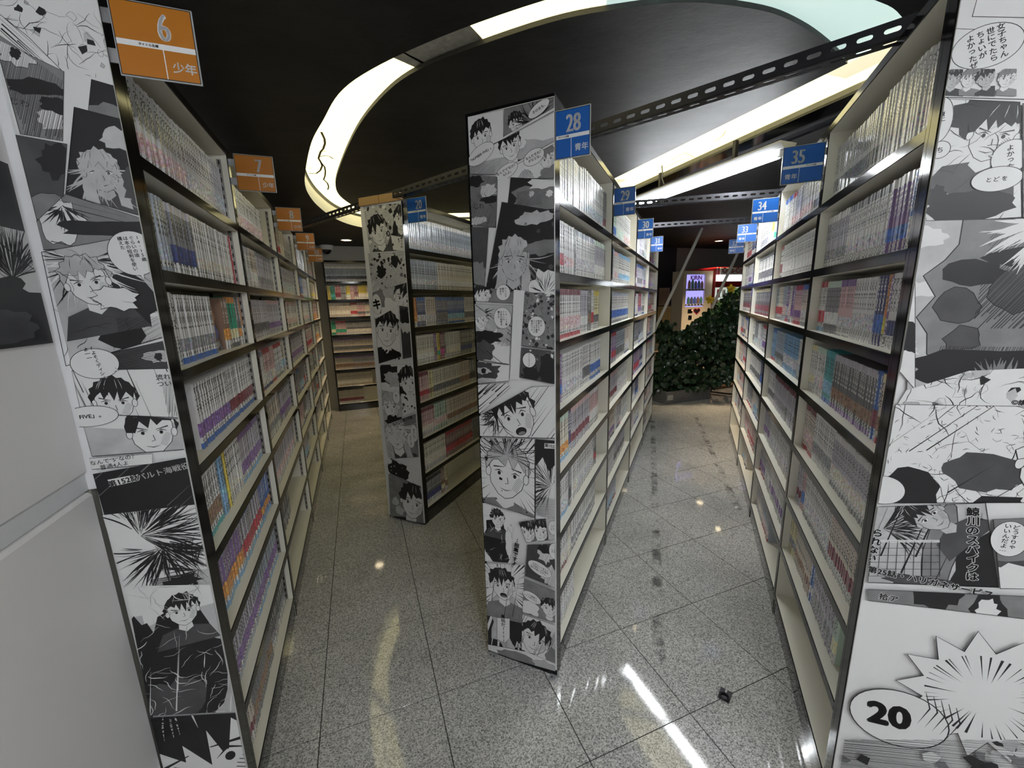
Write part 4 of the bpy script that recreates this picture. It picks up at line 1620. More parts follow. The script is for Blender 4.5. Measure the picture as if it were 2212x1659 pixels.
a.panel([(190, 890), (402, 906), (404, 968), (215, 984)], G1, .0014, [a.blob(.5, .9, .7, .3, WH, rough=.1), a.head(.60, .48, 1.05, -3, mood=1)])
a.bubble(210, 898, 46, 22, 'FIVE」。', 11, False, bold=.03)
a.panel([(210, 988), (330, 978), (330, 1000), (216, 1012)], WH, .001)
a.ptext('なんで“5”なの？|普通4人よ', 256, 997, 10.5, ang=3)
a.panel([(218, 1022), (406, 984), (432, 1130), (250, 1140)], BK_, .001, [a.speed(40, 14, G2)])
Q = a.panel([(246, 1034), (303, 1022), (305, 1036), (250, 1050)], WH, 0)
a.ptext('第152話', 276, 1036, 15, ang=9, bold=.03)
a.ptext('バルト海戦役', 352, 1016, 15, col=WH, ang=8)
a.ptext('28', 399, 1006, 9, col=WH, ang=8)
a.panel([(238, 1110), (432, 1085), (460, 1280), (290, 1290)], WH, 0, [a.locks(.3, .75, 120, .75, BK_, -60, 120, .7, .004), a.locks(.5, .6, 70, .5, BK_, 180, 360, .5, .004), a.hatch(20, .003, area=(.3, .05, 1, .3)), a.blob(.6, .22, .2, .06, BK_), a.locks(.8, .3, 40, .4, BK_, 90, 270)])
a.panel([(285, 1262), (460, 1258), (520, 1530), (340, 1540)], G1, 0, [a.blob(.5, .9, .7, .16, WH), a.blob(.5, .38, .42, .36, BK_), a.blob(.1, .5, .2, .3, BK_), a.head(.55, .78, .2, 0, mood=1), a.blob(.3, .2, .3, .16, G3, edge=.001), a.scribble(60, .05, .0022, G1), a.scribble(40, .04, .002, WH), a.speed(80, 10, WH, .004)])
a.panel([(340, 1543), (526, 1532), (560, 1760), (360, 1760)], WH, .0014, [a.head(.5, .58, .9, 6, mood=2), a.locks(.5, .85, 60, .5, BK_, 0, 180, .8, .005)])
a.build('printed_artwork', ep, -.004)

# ---- end of the middle row
MPW = -on_plane(1035, 800, M_ART, R_M)[0]
MA = M_ART - MPW * R_M
ep = end_panel(28, MA, R_M, MPW, 0.030, 1.99)
a = Art(MA - .004 * D_M, R_M, MPW, 0.030, 1.99, 8)
a.warp = (1104, .02, 1.05)
a.panel([(1005, 255), (1088, 236), (1090, 300), (1012, 340)], WH, .0012, [a.head(.45, .45, .8, 8, mood=0)])
a.panel([(1090, 236), (1200, 208), (1200, 228), (1088, 296)], G2, .001, [a.head(.25, .4, .8, 10), a.locks(.6, .3, 40, .5)])
a.panel([(1008, 346), (1088, 302), (1200, 236), (1200, 302), (1070, 378), (1010, 376)], G1, .0014, [a.blob(.3, .6, .4, .3, WH, rough=.1), a.blob(.9, .75, .3, .25, WH, rough=.1), a.head(.52, .50, .62, 12, mood=0), a.hatch(30, .004, area=(.0, .0, .35, .3))])
a.panel([(1075, 380), (1200, 308), (1200, 386), (1100, 386)], WH, .0012, [a.head(.85, .60, .7, 8, G2), a.head(.5, .05, .6, 5, G1), a.blob(.95, .1, .2, .3, G2)])
a.bubble(1162, 236, 30, 13, 'その名も、', 8, False, rot=28, ang=22)
a.bubble(1043, 334, 38, 19, '「NUMBER FIVE」。', 7.6, False, rot=25, ang=20, bold=.03)
a.bubble(1152, 340, 27, 17, 'なんだそれ？|ダセエな。', 7.5, False, rot=20, ang=17)
a.bubble(1096, 371, 30, 15, 'なんで“5”なの？|4人よ。', 7.5, False, rot=22, ang=18)
a.panel([(1014, 376), (1077, 383), (1075, 492), (1020, 486)], G2, .001, [a.blob(.25, .85, .3, .1, BK_), a.blob(.7, .65, .3, .12, WH), a.blob(.75, .5, .3, .06, BK_), a.blob(.3, .15, .3, .08, WH, edge=.001), a.scribble(24, .03), a.hatch(60, .005)])
a.ptext('じわ', 1040, 446, 14, bold=0)
a.poly(a.PP([(1079, 384), (1104, 386), (1098, 446), (1075, 500)]), WH)
a.panel([(1105, 384), (1200, 390), (1200, 455), (1098, 446)], BK_, .001, [a.blob(.6, .35, .5, .4, G2, edge=.001), a.blob(.75, .75, .3, .18, WH, edge=.001), a.blob(.5, .5, .05, .08, WH), a.blob(.85, .45, .06, .08, WH), a.hatch(40, .004, area=(.2, .2, .7, .6))])
a.panel([(1087, 437), (1200, 457), (1200, 660), (1055, 620)], BK_, .001, [a.blob(.7, .82, .25, .06, G1), a.rubble(20, .01, (G2, G3, BK_)), a.head(.42, .45, .42, -4, hair=G1, skin=G1, long=True), a.locks(.42, .5, 40, .45, G1, 200, 340, .5, .004), a.blob(.8, .55, .22, .07, G2, edge=.001), a.blob(.85, .2, .2, .14, WH, edge=.001), a.locks(.85, .12, 30, .25, BK_), a.blob(.3, .06, .6, .08, G2, edge=.001)])
a.panel([(1020, 490), (1060, 492), (1052, 618), (1026, 612)], G3, .001, [a.blob(.3, .2, .5, .25, G2, edge=.001)])
a.panel([(1026, 614), (1112, 632), (1110, 655), (1028, 650)], G2, .001, [a.head(.25, .45, 1.2, 0)])
a.bubble(1090, 632, 17, 17, 'アシュラ|戦を|始めた', 5.2)
a.poly(a.PP([(1112, 626), (1135, 628), (1126, 822), (1104, 818)]), WH)
a.panel([(1028, 656), (1110, 660), (1103, 786), (1032, 776)], G1, .0012, [a.blob(.8, .3, .5, .3, WH, rough=.1), a.locks(.2, .85, 60, .3, BK_, 180, 380, .5, .004, .6), a.head(.2, .72, .34, 8, hair=G1, mood=1), a.blob(.35, .45, .35, .12, BK_), a.blob(.2, .2, .3, .18, G3), a.speed(-35, 12), a.hatch(60, .004, area=(.6, .3, 1, .9))])
a.bubble(1089, 687, 21, 23, '14,15歳|ぐらいの|は本の短剣を|構えた', 5.2, tail=(1086, 712))
a.panel([(1032, 780), (1104, 788), (1102, 822), (1036, 828)], WH, .0012, [a.blob(.25, .6, .5, .4, G3), a.blob(.25, .6, .22, .15, WH), a.blob(.25, .6, .07, .13, BK_), a.hatch(25, .003, area=(0, 0, .6, 1))])
a.panel([(1135, 632), (1204, 645), (1204, 756), (1128, 746)], G2, .0012, [a.rubble(110, .010), a.scribble(60, .02)])
a.bubble(1159, 705, 20, 22, '狙いは|戦者たちを|その名の豪勇|ファンダスの|闘志だった', 4.6)
a.panel([(1128, 750), (1204, 760), (1204, 830), (1124, 814)], G3, .0012, [a.rubble(40, .010), a.blob(.75, .4, .25, .4, BK_), a.blob(.3, .2, .2, .3, BK_)])
a.bubble(1144, 777, 15, 16, 'アシェラッド', 4.6)
a.panel([(1036, 830), (1100, 826), (1106, 836), (1040, 895)], WH, .001, [a.speed(40, 40, BK_, .006)])
a.panel([(1040, 898), (1150, 834), (1204, 832), (1204, 945), (1042, 940)], WH, .0014, [a.speed(55, 50, BK_, .004), a.head(.48, .45, .95, 22, mood=2), a.locks(.25, .45, 90, .33, BK_, 60, 280, 1.2, .004)])
a.panel([(1042, 944), (1156, 946), (1156, 1115), (1050, 1080)], WH, .0014, [a.rays(.5, .5, 60, .32, BK_, .03), a.head(.5, .52, .72, -6, hair=G1, mood=0), a.rubble(12, .010, (BK_,)), a.locks(.5, .75, 60, .6, BK_, -20, 200, .5, .003)])
a.panel([(1158, 946), (1204, 950), (1204, 1115), (1158, 1118)], BK_, .0014, [a.blob(.5, .3, .9, .4, WH), a.locks(.7, .45, 70, .5, BK_, 60, 260, .5, .0035), a.hatch(10, .003, area=(0, .05, 1, .3))])
a.panel([(1176, 955), (1204, 956), (1204, 967), (1176, 966)], WH, 0)
a.ptext('第152話', 1190, 961, 8, bold=.03)
a.panel([(1048, 1082), (1112, 1106), (1108, 1212), (1054, 1208)], WH, 0, [a.rubble(14, .012, (G1, WH)), a.blob(.45, .38, .45, .4, BK_, rough=.15), a.head(.5, .78, .3, 0, mood=1), a.scribble(24, .03, .0015, WH), a.blob(.85, .4, .12, .25, WH, edge=.001)])
a.panel([(1124, 1124), (1150, 1120), (1160, 1164), (1140, 1168)], G2, .001, [a.head(.5, .45, .9, 0, mood=1)])
a.panel([(1151, 1120), (1178, 1116), (1184, 1162), (1161, 1165)], G3, .001, [a.head(.5, .45, .9, 0, mood=0)])
a.panel([(1179, 1116), (1206, 1112), (1206, 1160), (1185, 1162)], G1, .001)
a.bubble(1195, 1136, 11, 15, '今は|そして|いつも', 3.8)
a.ptext('：招集ですよ', 1118, 1188, 10, vertical=True, ang=-8, bold=.05)
a.panel([(1142, 1172), (1206, 1170), (1206, 1268), (1138, 1238)], G3, .0012, [a.blob(.6, .7, .2, .2, WH, edge=.001), a.blob(.6, .82, .2, .1, BK_), a.blob(.75, .25, .25, .25, WH), a.hatch(70, .005)])
a.bubble(1167, 1224, 25, 13, '七ずみって言うと|この団がーム行物の|流れを思いながら…', 4.2, False, rot=-22, ang=-20)
a.bubble(1197, 1186, 11, 17, 'そし|その|とき', 3.8)
a.panel([(1054, 1212), (1136, 1216), (1130, 1398), (1060, 1388)], WH, 0, [a.rays(.45, .72, 60, .22, BK_, .06), a.blob(.5, .3, .4, .32, G1, edge=.0015), a.blob(.75, .35, .18, .22, BK_), a.head(.45, .73, .33, 6, mood=2), a.speed(80, 30)])
a.poly(a.PP([(1080, 1328), (1106, 1330), (1106, 1372), (1096, 1382), (1080, 1374)]), WH)
a.outline(a.PP([(1080, 1328), (1106, 1330), (1106, 1372), (1096, 1382), (1080, 1374)]), .0012)
a.ptext('黒田だ!!!!', 1093, 1352, 8.4, vertical=True, bold=.03)
a.panel([(1136, 1244), (1206, 1274), (1206, 1340), (1132, 1316)], G2, .0012, [a.rubble(14, .012), a.head(.75, .35, .55, 0), a.blob(.2, .2, .3, .2, WH)])
a.bubble(1151, 1284, 19, 10, 'いつ英雄で|こいつばんなよ…', 4.0, False, rot=-20, ang=-18)
a.panel([(1132, 1320), (1206, 1346), (1206, 1436), (1130, 1404)], WH, .0012, [a.head(.38, .5, .8, -14, mood=0), a.hatch(70, .004, area=(.7, 0, 1, .9)), a.speed(70, 20), a.blob(.85, .2, .2, .2, G2, edge=.001)])
a.panel([(1058, 1384), (1140, 1400), (1206, 1428), (1206, 1444), (1058, 1400)], WH, .001, [a.blob(.5, .4, .35, .3, G2), a.blob(.85, .4, .2, .4, G1, edge=.001)])
a.build('printed_artwork', ep, -.004)

# ---- end of the bookcase with sign 20
TPW = 0.298
TA = N_ART - TPW * R_M
ep = end_panel(20, TA, R_M, TPW, 0.012, 1.985)
wood = mat('bare_plywood', (0.36, 0.22, 0.09), 0.6, vary=0.25, scale=30, stretch=(3, 3, 14))
loc, rz = local_frame((*TA, 0), R_M)
for x0, x1 in ((0.0, 0.147), (0.150, 0.298)):
    o = keep(MB().cbox(x0, -0.012, 1.985, x1, 0.02, 2.03, .001).obj('wood_batten', wood, loc=loc, rz=rz), CASES[20]['e'])
    o['label'] = 'bare plywood batten'
a = Art(TA - .004 * D_M, R_M, TPW, 0.012, 1.985, 21)
a.panel([(785, 446), (880, 438), (882, 540), (800, 545)], G1, .001, [a.rubble(46, .02, (WH, G1, WH, BK_, G2)), a.head(.3, .45, .65, 12, mood=0), a.head(.85, .65, .5, -6, mood=0, long=True), a.scribble(40, .04)])
a.panel([(845, 508), (884, 515), (884, 545), (850, 540)], WH, .001, [a.rubble(6, .01)])
a.ptext('それは|あ…', 866, 527, 6, vertical=True)
a.panel([(796, 548), (884, 545), (888, 622), (806, 628)], WH, .001, [a.rubble(60, .016), a.scribble(60, .03), a.blob(.3, .5, .12, .16, BK_), a.blob(.65, .75, .1, .16, BK_), a.hatch(50, .005)])
a.panel([(806, 632), (888, 608), (890, 668), (810, 690)], G1, .001, [a.head(.8, .55, .9, -20, mood=0), a.blob(.3, .3, .4, .3, WH, edge=.001), a.blob(.1, .6, .2, .4, G2)])
a.bubble(815, 657, 13, 22, 'キ', 24, bold=.05)
a.panel([(812, 690), (862, 660), (868, 770), (820, 785)], WH, .0012, [a.head(.45, .60, .62, -6, mood=0)])
a.panel([(864, 660), (892, 665), (896, 770), (872, 775)], G3, .001, [a.blob(.4, .7, .5, .2, WH), a.blob(.4, .8, .4, .14, BK_), a.hatch(70, .005)])
a.ptext('YAY!', 846, 765, 22, ang=-6, bold=.05)
a.panel([(822, 788), (898, 786), (902, 850), (828, 860)], WH, .001, [a.blob(.2, .7, .4, .25, BK_), a.blob(.4, .55, .3, .2, G1, edge=.001), a.head(.8, .5, .8, 6, long=True)])
a.panel([(826, 842), (866, 850), (870, 910), (832, 915)], G1, .001, [a.head(.45, .55, .8, 6, G1, long=True), a.blob(.6, .1, .5, .2, BK_)])
a.bubble(858, 857, 9, 14, 'お…', 6)
a.panel([(868, 850), (902, 850), (906, 885), (872, 900)], WH, .001, [a.rubble(30, .014)])
a.panel([(832, 918), (908, 890), (912, 985), (842, 990)], G2, .001, [a.head(.3, .55, .7, 10, G1, long=True), a.locks(.35, .7, 60, .6, WH, 200, 360, .8, .006), a.scribble(40, .05, .002)])
a.ptext('もうこの音で可憐', 872, 908, 7, ang=22, bold=.03)
a.bubble(897, 935, 9, 18, 'あたしの', 5)
a.bubble(890, 950, 9, 16, 'わたしは', 5)
a.panel([(838, 985), (912, 1020), (914, 1050), (842, 1020)], WH, 0, [a.blob(.3, .5, .3, .4, BK_), a.rubble(20, .012)])
a.panel([(842, 1022), (915, 1050), (922, 1130), (846, 1114)], G2, .001, [a.head(.68, .45, .8, -10, mood=0), a.blob(.2, .4, .1, .1, G1), a.blob(.3, .2, .12, .1, G1)])
a.build('printed_artwork', ep, -.004, .00005)

# ---- end of the right row
RPW = 0.62
ep = end_panel(35, R_ART + .002 * R_R, R_R, RPW, 0.012, 2.0)
a = Art(R_ART + .002 * R_R - .004 * D_R, R_R, RPW, 0.012, 2.0, 31)
a.outline(a.PP([(2100, 36), (2118, -30), (2300, -30), (2300, 40)]), .0011)
a.panel([(2062, 62), (2260, 70), (2260, 216), (2030, 210)], WH, .0012, [a.blob(.95, .6, .2, .3, G1), a.blob(.9, .5, .15, .1, WH)])
a.bubble(2132, 100, 62, 46, '女子ちゃん|世にでたら|ちょいが|よかったぜ', 15, True, ang=14)
for x, t in ((2058, 1), (2092, 0), (2126, 1), (2172, 0)):
    q = [(x - 22, 150), (x + 22, 150), (x + 22, 209), (x - 22, 207)]
    Q = ccw(a.PP(q))
    a.K.append(Q)
    a.head(.5, .64, .62, (8, -10, -6, 12)[(x // 7) % 4], hair=(BK_, BK_, G2, BK_)[(x // 5) % 4], skin=WH if not t else G1, mood=0)(Q)
    a.K.pop()
a.panel([(2022, 214), (2200, 222), (2205, 470), (1988, 482)], WH, .0012, [a.blob(.48, .82, .3, .16, BK_), a.head(.60, .66, .42, -14, mood=1), a.blob(.5, .12, .42, .13, BK_, rough=.1), a.scribble(40, .04, .0012), a.blob(.15, .22, .1, .1, BK_)])
a.bubble(2026, 262, 24, 48, '曹に|なって', 11, True, ang=10)
a.bubble(2028, 325, 18, 18, 'ち', 13)
a.bubble(2180, 340, 32, 36, 'よかった', 13, True, (2132, 338), ang=10)
a.bubble(2150, 388, 42, 26, 'を|ど|と', 11, True)
a.panel([(2206, 225), (2300, 225), (2300, 470), (2206, 470)], G2, .0014, [a.rubble(40, .02)])
# grey sky with a dark craggy cliff as a plain stand-in for the big picture
a.panel([(1975, 478), (2330, 470), (2330, 872), (1956, 842)], G1, .0012, [
    a.blob(.05, .9, .14, .06, WH, rough=.3), a.blob(.06, .62, .12, .05, WH, rough=.3), a.blob(.04, .28, .1, .05, WH, rough=.3),
    a.blob(.62, .58, .50, .52, G2, 30, .12, .002), a.blob(.35, .70, .16, .07, BK_, 16, .2), a.blob(.62, .62, .17, .14, G3, 18, .12, .0015), a.blob(.60, .78, .2, .05, BK_, 14, .2),
    a.blob(.36, .34, .10, .07, G3, 14, .2, .0015), a.blob(.30, .52, .12, .10, G3, 14, .15, .0015), a.blob(.5, .16, .4, .12, BK_, 18, .2), a.hatch(78, .006, .0016, area=(.25, 0, .9, .3)), a.hatch(60, .008, .0014, area=(.4, .4, .95, .9)),
    a.locks(.7, .95, 60, .3, WH, 150, 260, .3, .008), a.locks(.6, .0, 60, .25, G2, 40, 140, .3, .009)])
a.panel([(1974, 560), (1974, 840), (1940, 800), (1950, 690)], WH, .001, [a.blob(.5, .4, .6, .12, BK_), a.blob(.8, .95, .2, .2, BK_)])
a.panel([(1955, 842), (2090, 800), (2330, 790), (2330, 880), (1935, 875)], WH, 0, [a.rubble(30, .02, (WH, WH, BK_, G1)), a.scribble(40, .05, .0018)])
a.ptext('©講', 2197, 868, 13, bold=.03)
a.panel([(1932, 872), (2330, 878), (2330, 1082), (1896, 1084)], WH, .0012, [a.scribble(260, .012, .0012), a.scribble(40, .08, .0018), a.blob(.16, .15, .16, .22, BK_, 18, .1), a.blob(.52, .4, .22, .16, G3, rough=.15), a.speed(50, 10, BK_, .003), a.head(.86, .5, .6, -10, mood=0, skin=WH, hair=WH)])
a.bubble(1905, 1056, 34, 30, None)
a.panel([(1885, 1092), (2124, 1083), (2152, 1264), (1872, 1254)], G1, .0016, [a.locks(.1, .6, 50, .45, BK_, -30, 70, .6, .003), a.blob(.55, .45, .12, .5, G2, rough=.08, edge=.0016), a.blob(.9, .3, .22, .4, BK_, rough=.15), a.speed(80, 8, BK_, .005),
        a.blob(.5, .1, .35, .08, G3, edge=.001), a.head(.42, .8, .35, 60, mood=0, skin=G1)])
a.layer += 2
P0 = [a.P(1882 + 18 * i, 1165) for i in range(9)]
P1 = [a.P(1874 + 19 * i, 1240) for i in range(9)]
for p, q in zip(P0, P1):
    a.stroke([p, q], .0009)
for j in range(6):
    t = j / 5
    a.stroke([(p[0] + (q[0] - p[0]) * t, p[1] + (q[1] - p[1]) * t) for p, q in zip(P0, P1)], .0009)
a.stroke([P0[0], P0[-1]], .006, WH)
a.ptext('鯨川のスパイクは', 2096, 1172, 19.5, vertical=True, ang=8, bold=.03, outline=WH)
a.ptext('くじら|かわ', 2112, 1112, 5, vertical=True, ang=8)
a.ptext('第25話・ハリガネサービス', 2000, 1251, 15.5, ang=-1.5, bold=.03, outline=WH)
a.ptext('られない', 1886, 1174, 18, vertical=True, ang=-4, bold=.03, outline=WH)
a.panel([(2140, 1118), (2330, 1110), (2330, 1268), (2155, 1266)], G2, .0014, [a.blob(.5, .15, .6, .2, G3), a.blob(.8, .5, .3, .3, BK_), a.blob(.3, .1, .3, .2, WH)])
a.bubble(2175, 1160, 27, 38, 'どうすりゃ|いいんだよ…', 10.5)
a.panel([(1872, 1268), (2330, 1288), (2330, 1345), (1872, 1292)], G2, .0012, [a.blob(.35, .6, .13, .5, BK_), a.blob(.6, .3, .08, .6, BK_), a.blob(.6, .3, .05, .3, WH)])
a.ptext('拾ア', 1916, 1286, 15, bold=.02, outline=WH)
# plain burst, a round ball with the number, hatching
bc = a.P(2120, 1500)
bp = []
for i in range(26):
    t = 2 * math.pi * i / 26 + .1
    r = (.150 if i % 2 else .105)
    bp.append((bc[0] + r * math.cos(t), bc[1] + r * math.sin(t) * 1.1))
a.poly(bp, WH)
a.outline(bp, .0022)
a.K.append(ccw(a.PP([(1860, 1340), (2330, 1390), (2330, 1800), (1790, 1800)])))
a.K.append(ccw(bp) if False else a.ell(bc, .10, .105))
a.rays(.5, .5, 40, .25, BK_, .04)(a.K[-1])
a.K.pop()
fb_ = a.P(1935, 1545)
a.poly(a.ell(fb_, .092, .078, 30, .1), WH)
a.outline(a.ell(fb_, .092, .078, 30, .1), .0026)
a.ptext('20', 1916, 1538, 62, ang=6, bold=.05)
a.layer += 1
for i in range(5):
    q = a.P(1990 + 16 * i, 1520 + 8 * i)
    a.stroke([(q[0], q[1] + .04), (q[0] + .012, q[1]), (q[0] - .004, q[1] - .05)], .003, bulge=True)
a.K.append(ccw(a.PP([(1815, 1590), (2240, 1590), (2240, 1800), (1790, 1800)])))
a.rubble(40, .03, (G1, G2, WH, BK_))(a.K[-1])
a.hatch(20, .006, .0014)(a.K[-1])
a.K.pop()
a.K.pop()
a.build('printed_artwork', ep, -.004)

# ---- picture sheet on the white wall
wloc, wrz = wp.location.copy(), wp.rotation_euler.z
PA = WA - 0.285 * D_L
t = tag(empty('wall_poster', (PA[0] - .004 * R_L[0], PA[1] - .004 * R_L[1], 1.36), math.atan2(D_L[1], D_L[0])),
        'black and white comic strip print pasted on the white wall', 'poster')
MB().cbox(0, -.0045, 0, 0.262, .0002, 0.32, .0008).obj('sheet', M_PW, t)
a = Art(PA, D_L, 0.262, 1.36, 1.68, 5)
a.poly([(0, 1.565), (.262, 1.565), (.262, 1.68), (0, 1.68)], BK_)
a.K.append([(0, 1.455), (.262, 1.455), (.262, 1.565), (0, 1.565)])
a.poly([(0, 1.455), (.262, 1.455), (.262, 1.565), (0, 1.565)], WH)
Q = [(.02, 1.455), (.262, 1.455), (.262, 1.565), (.02, 1.565)]
for f in (a.locks(.75, .2, 120, .55, BK_, 20, 160, .4, .003), a.blob(.6, .0, .3, .25, BK_), a.speed(-30, 10)):
    f(Q)
a.K.pop()
a.poly([(0, 1.36), (.262, 1.36), (.262, 1.455), (0, 1.455)], BK_)
a.layer += 1
a.blob(.6, .4, .3, .3, G3)([(0, 1.36), (.262, 1.36), (.262, 1.455), (0, 1.455)])
o = a.build('print', t, -.0045)
o.location.z = -1.36

# ------------------------------------------------------------------ number signs on the bookcases
M_ORANGE = mat('sign_orange', (0.47, 0.165, 0.010), 0.35, vary=0.04)
M_BLUE = mat('sign_blue', (0.012, 0.115, 0.44), 0.35, vary=0.04)
M_SIGNW = mat('sign_white', (0.80, 0.80, 0.80), 0.35, vary=0.02)
M_CLEAR = mat('clear_holder', (0.45, 0.46, 0.48), 0.15, vary=0.05)
SW = 0.131


WORD = {6: 'six', 7: 'seven', 8: 'eight', 9: 'nine', 10: 'ten', 20: 'twenty', 28: 'twenty eight', 29: 'twenty nine', 30: 'thirty', 31: 'thirty one', 32: 'thirty two',
        33: 'thirty three', 34: 'thirty four', 35: 'thirty five'}
SAT = {6: 'the narrow art panel', 7: 'the second left bookcase', 8: 'the third left bookcase', 9: 'the fourth left bookcase', 10: 'the last left bookcase',
       20: 'the lone bookcase', 28: 'the tall art panel', 29: 'the middle row', 30: 'the middle row', 31: 'the middle row end', 32: 'the right row end', 33: 'the right row',
       34: 'the right row', 35: 'the right row'}


def sign(num, A, ud, zc, colour, kana, cut=0.0, mirror=False, tab=None):
    fr = 'orange' if colour is M_ORANGE else 'blue'
    loc, rz = local_frame((*A, zc - SW / 2), ud)
    t = tag(empty('number_sign', loc, rz), 'square %s sign reading %s, sticking out from %s' % (fr, WORD[num], SAT[num]), 'sign')
    MB().cbox(cut, -.0035, 0, SW, 0, SW, .0008).obj('plate', M_CLEAR, t)
    a = Art(A, ud, SW, 0, SW, num)
    a.rect[:] = [(cut + .002, .002), (SW - .002, .002), (SW - .002, SW - .002), (cut + .002, SW - .002)]
    full = [(0, 0), (SW, 0), (SW, SW), (0, SW)]
    a.poly(full, 4)
    a.poly([(cut + .0035, .0035), (SW - .0035, .0035), (SW - .0035, SW - .0035), (cut + .0035, SW - .0035)], 1)
    u = (lambda q: q) if not mirror else (lambda q: 1 - q)
    a.poly([(cut + .0035, .41 * SW), (SW - .0035, .41 * SW), (SW - .0035, .485 * SW), (cut + .0035, .485 * SW)], 0)
    a.poly([((u(.57) - .006) * SW, .0035), ((u(.57) + .006) * SW, .0035), ((u(.57) + .006) * SW, .41 * SW), ((u(.57) - .006) * SW, .41 * SW)], 0)
    w = a.layer
    # tall condensed numerals
    tr = text_tris(str(num))
    a.layer += 1
    sx, sy = .33 * SW, .50 * SW
    for dx in (-.035, -.018, 0, .018, .035):
        for q in tr:
            a.raw([(u(.62) * SW + (p[0] + dx) * sx, .705 * SW + p[1] * sy) for p in q], 0)
    a.text(kana[0], (u(.725 if not mirror else .735) * SW if not mirror else (.165 * SW), .2 * SW), .155 * SW, 0, bold=.02)
    a.text(kana[1], (u(.88) * SW if not mirror else (.325 * SW), .2 * SW), .155 * SW, 0, bold=.02)
    a.text('タイトル名順', ((.40 if not mirror else .70) * SW, .448 * SW), .040 * SW, 2, bold=.03)
    a.build('print', t, -.0035, .00006, [M_SIGNW, colour, M_PK, M_PK, M_PK])
    if tab:
        MB().cbox(tab[0], -.0028, .02, tab[1], -.0005, .045, .0004).obj('clip', M_GALV, t)
        MB().cbox(tab[0], -.0028, SW - .045, tab[1], -.0005, SW - .02, .0004).obj('clip', M_GALV, t)
    return t


for i, n in enumerate((6, 7, 8, 9, 10)):
    p = (L_ART if i == 0 else L0 + .9 * (i - 1) * D_L) + (.012 if i == 0 else .016) * R_L + .006 * D_L
    sign(n, p, R_L, 1.925, M_ORANGE, '少年', tab=(-.020, .004))
for i, n in enumerate((28, 29, 30, 31)):
    sign(n, (M_ART if i == 0 else M0) + .9 * i * D_M - .026 * R_M + .006 * D_M, R_M, 1.887, M_BLUE, '青年', cut=.0265)
for i, n in enumerate((35, 34, 33, 32)):
    sign(n, R0 + .9 * i * D_R - .134 * R_R - .006 * D_R, R_R, 1.887, M_BLUE, '青年', mirror=True, tab=(SW - .004, SW + .004))
sign(20, N20 + .014 * R_M + .006 * D_M, R_M, 1.932, M_BLUE, '青年', tab=(-.016, .004))


# ------------------------------------------------------------------ slotted steel angles across the tops
def slotted(p0, p1, z, label, fl=0.04):
    p0, p1 = np.array(p0[:2]), np.array(p1[:2])
    L = float(np.linalg.norm(p1 - p0))
    loc, rz = local_frame((*p0, z), (p1 - p0) / L)
    per, sl, sh = 0.05, 0.031, 0.011
    n = int(L / per)
    mb = MB()
    for fl_i in (0, 1):
        def pt(x, h, d):
            return (x, d, h) if fl_i == 0 else (x, h, d)
        th = 0.002
        for (h0, h1) in ((0.0, fl / 2 - sh / 2), (fl / 2 + sh / 2, fl)):
            vs = [pt(x, h, d) for x in (0, L) for h in (h0, h1) for d in (0, th)]
            mb.add(vs, [(0, 1, 3, 2), (4, 6, 7, 5), (0, 4, 5, 1), (2, 3, 7, 6), (0, 2, 6, 4), (1, 5, 7, 3)])
        h0, h1 = fl / 2 - sh / 2, fl / 2 + sh / 2
        for i in range(n + 1):
            xa, xb = i * per - (per - sl) / 2, i * per + (per - sl) / 2
            xa, xb = max(xa, 0), min(xb, L)
            prof = []
            m = 5
            for k in range(m + 1):
                t = math.pi * k / m
                prof.append((xb + sh / 2 * (1 - math.sin(t)), h0 + (h1 - h0) * (1 - math.cos(t)) / 2))
            left = [(xa - sh / 2 * (1 - math.sin(math.pi * k / m)), h0 + (h1 - h0) * (1 - math.cos(math.pi * k / m)) / 2) for k in range(m + 1)]
            for k in range(m):
                q = [left[k], prof[k], prof[k + 1], left[k + 1]]
                q = [(min(max(a_, 0), L), b_) for a_, b_ in q]
                vs = [pt(a_, b_, 0) for a_, b_ in q] + [pt(a_, b_, th) for a_, b_ in q]
                mb.add(vs, [(0, 1, 2, 3), (7, 6, 5, 4), (1, 5, 6, 2), (3, 7, 4, 0)])
    return tag(mb.obj('slotted_angle', M_STEEL, loc=loc, rz=rz), label, 'steel bar')


b0, b1 = on_z(1290, 275, 2.02), on_z(1950, 58, 2.02)
v = (b1 - b0)[:2]
slotted((b0[:2] - v * .25), (b1[:2] + v * .12), 2.0005, 'black slotted steel angle from the tall art panel to the large one')
b0, b1 = on_z(700, 468, 2.02), on_z(1010, 367, 2.02)
v = (b1 - b0)[:2]
slotted(b0[:2] - v * .42, b1[:2] + v * .12, 2.0005, 'black slotted steel angle from the left row to the plywood batten')
b0, b1 = on_z(1372, 440, 2.02), on_z(1690, 415, 2.02)
v = (b1 - b0)[:2]
slotted(b0[:2] - v * .1, b1[:2] + v * .12, 2.0005, 'black slotted steel angle crossing the right aisle behind the tube fitting')
b0, b1 = on_z(1412, 487, 2.02), on_z(1650, 472, 2.02)
v = (b1 - b0)[:2]
slotted(b0[:2] - v * .12, b1[:2] + v * .12, 2.0005, 'slotted steel angle nearest the leaning pole')

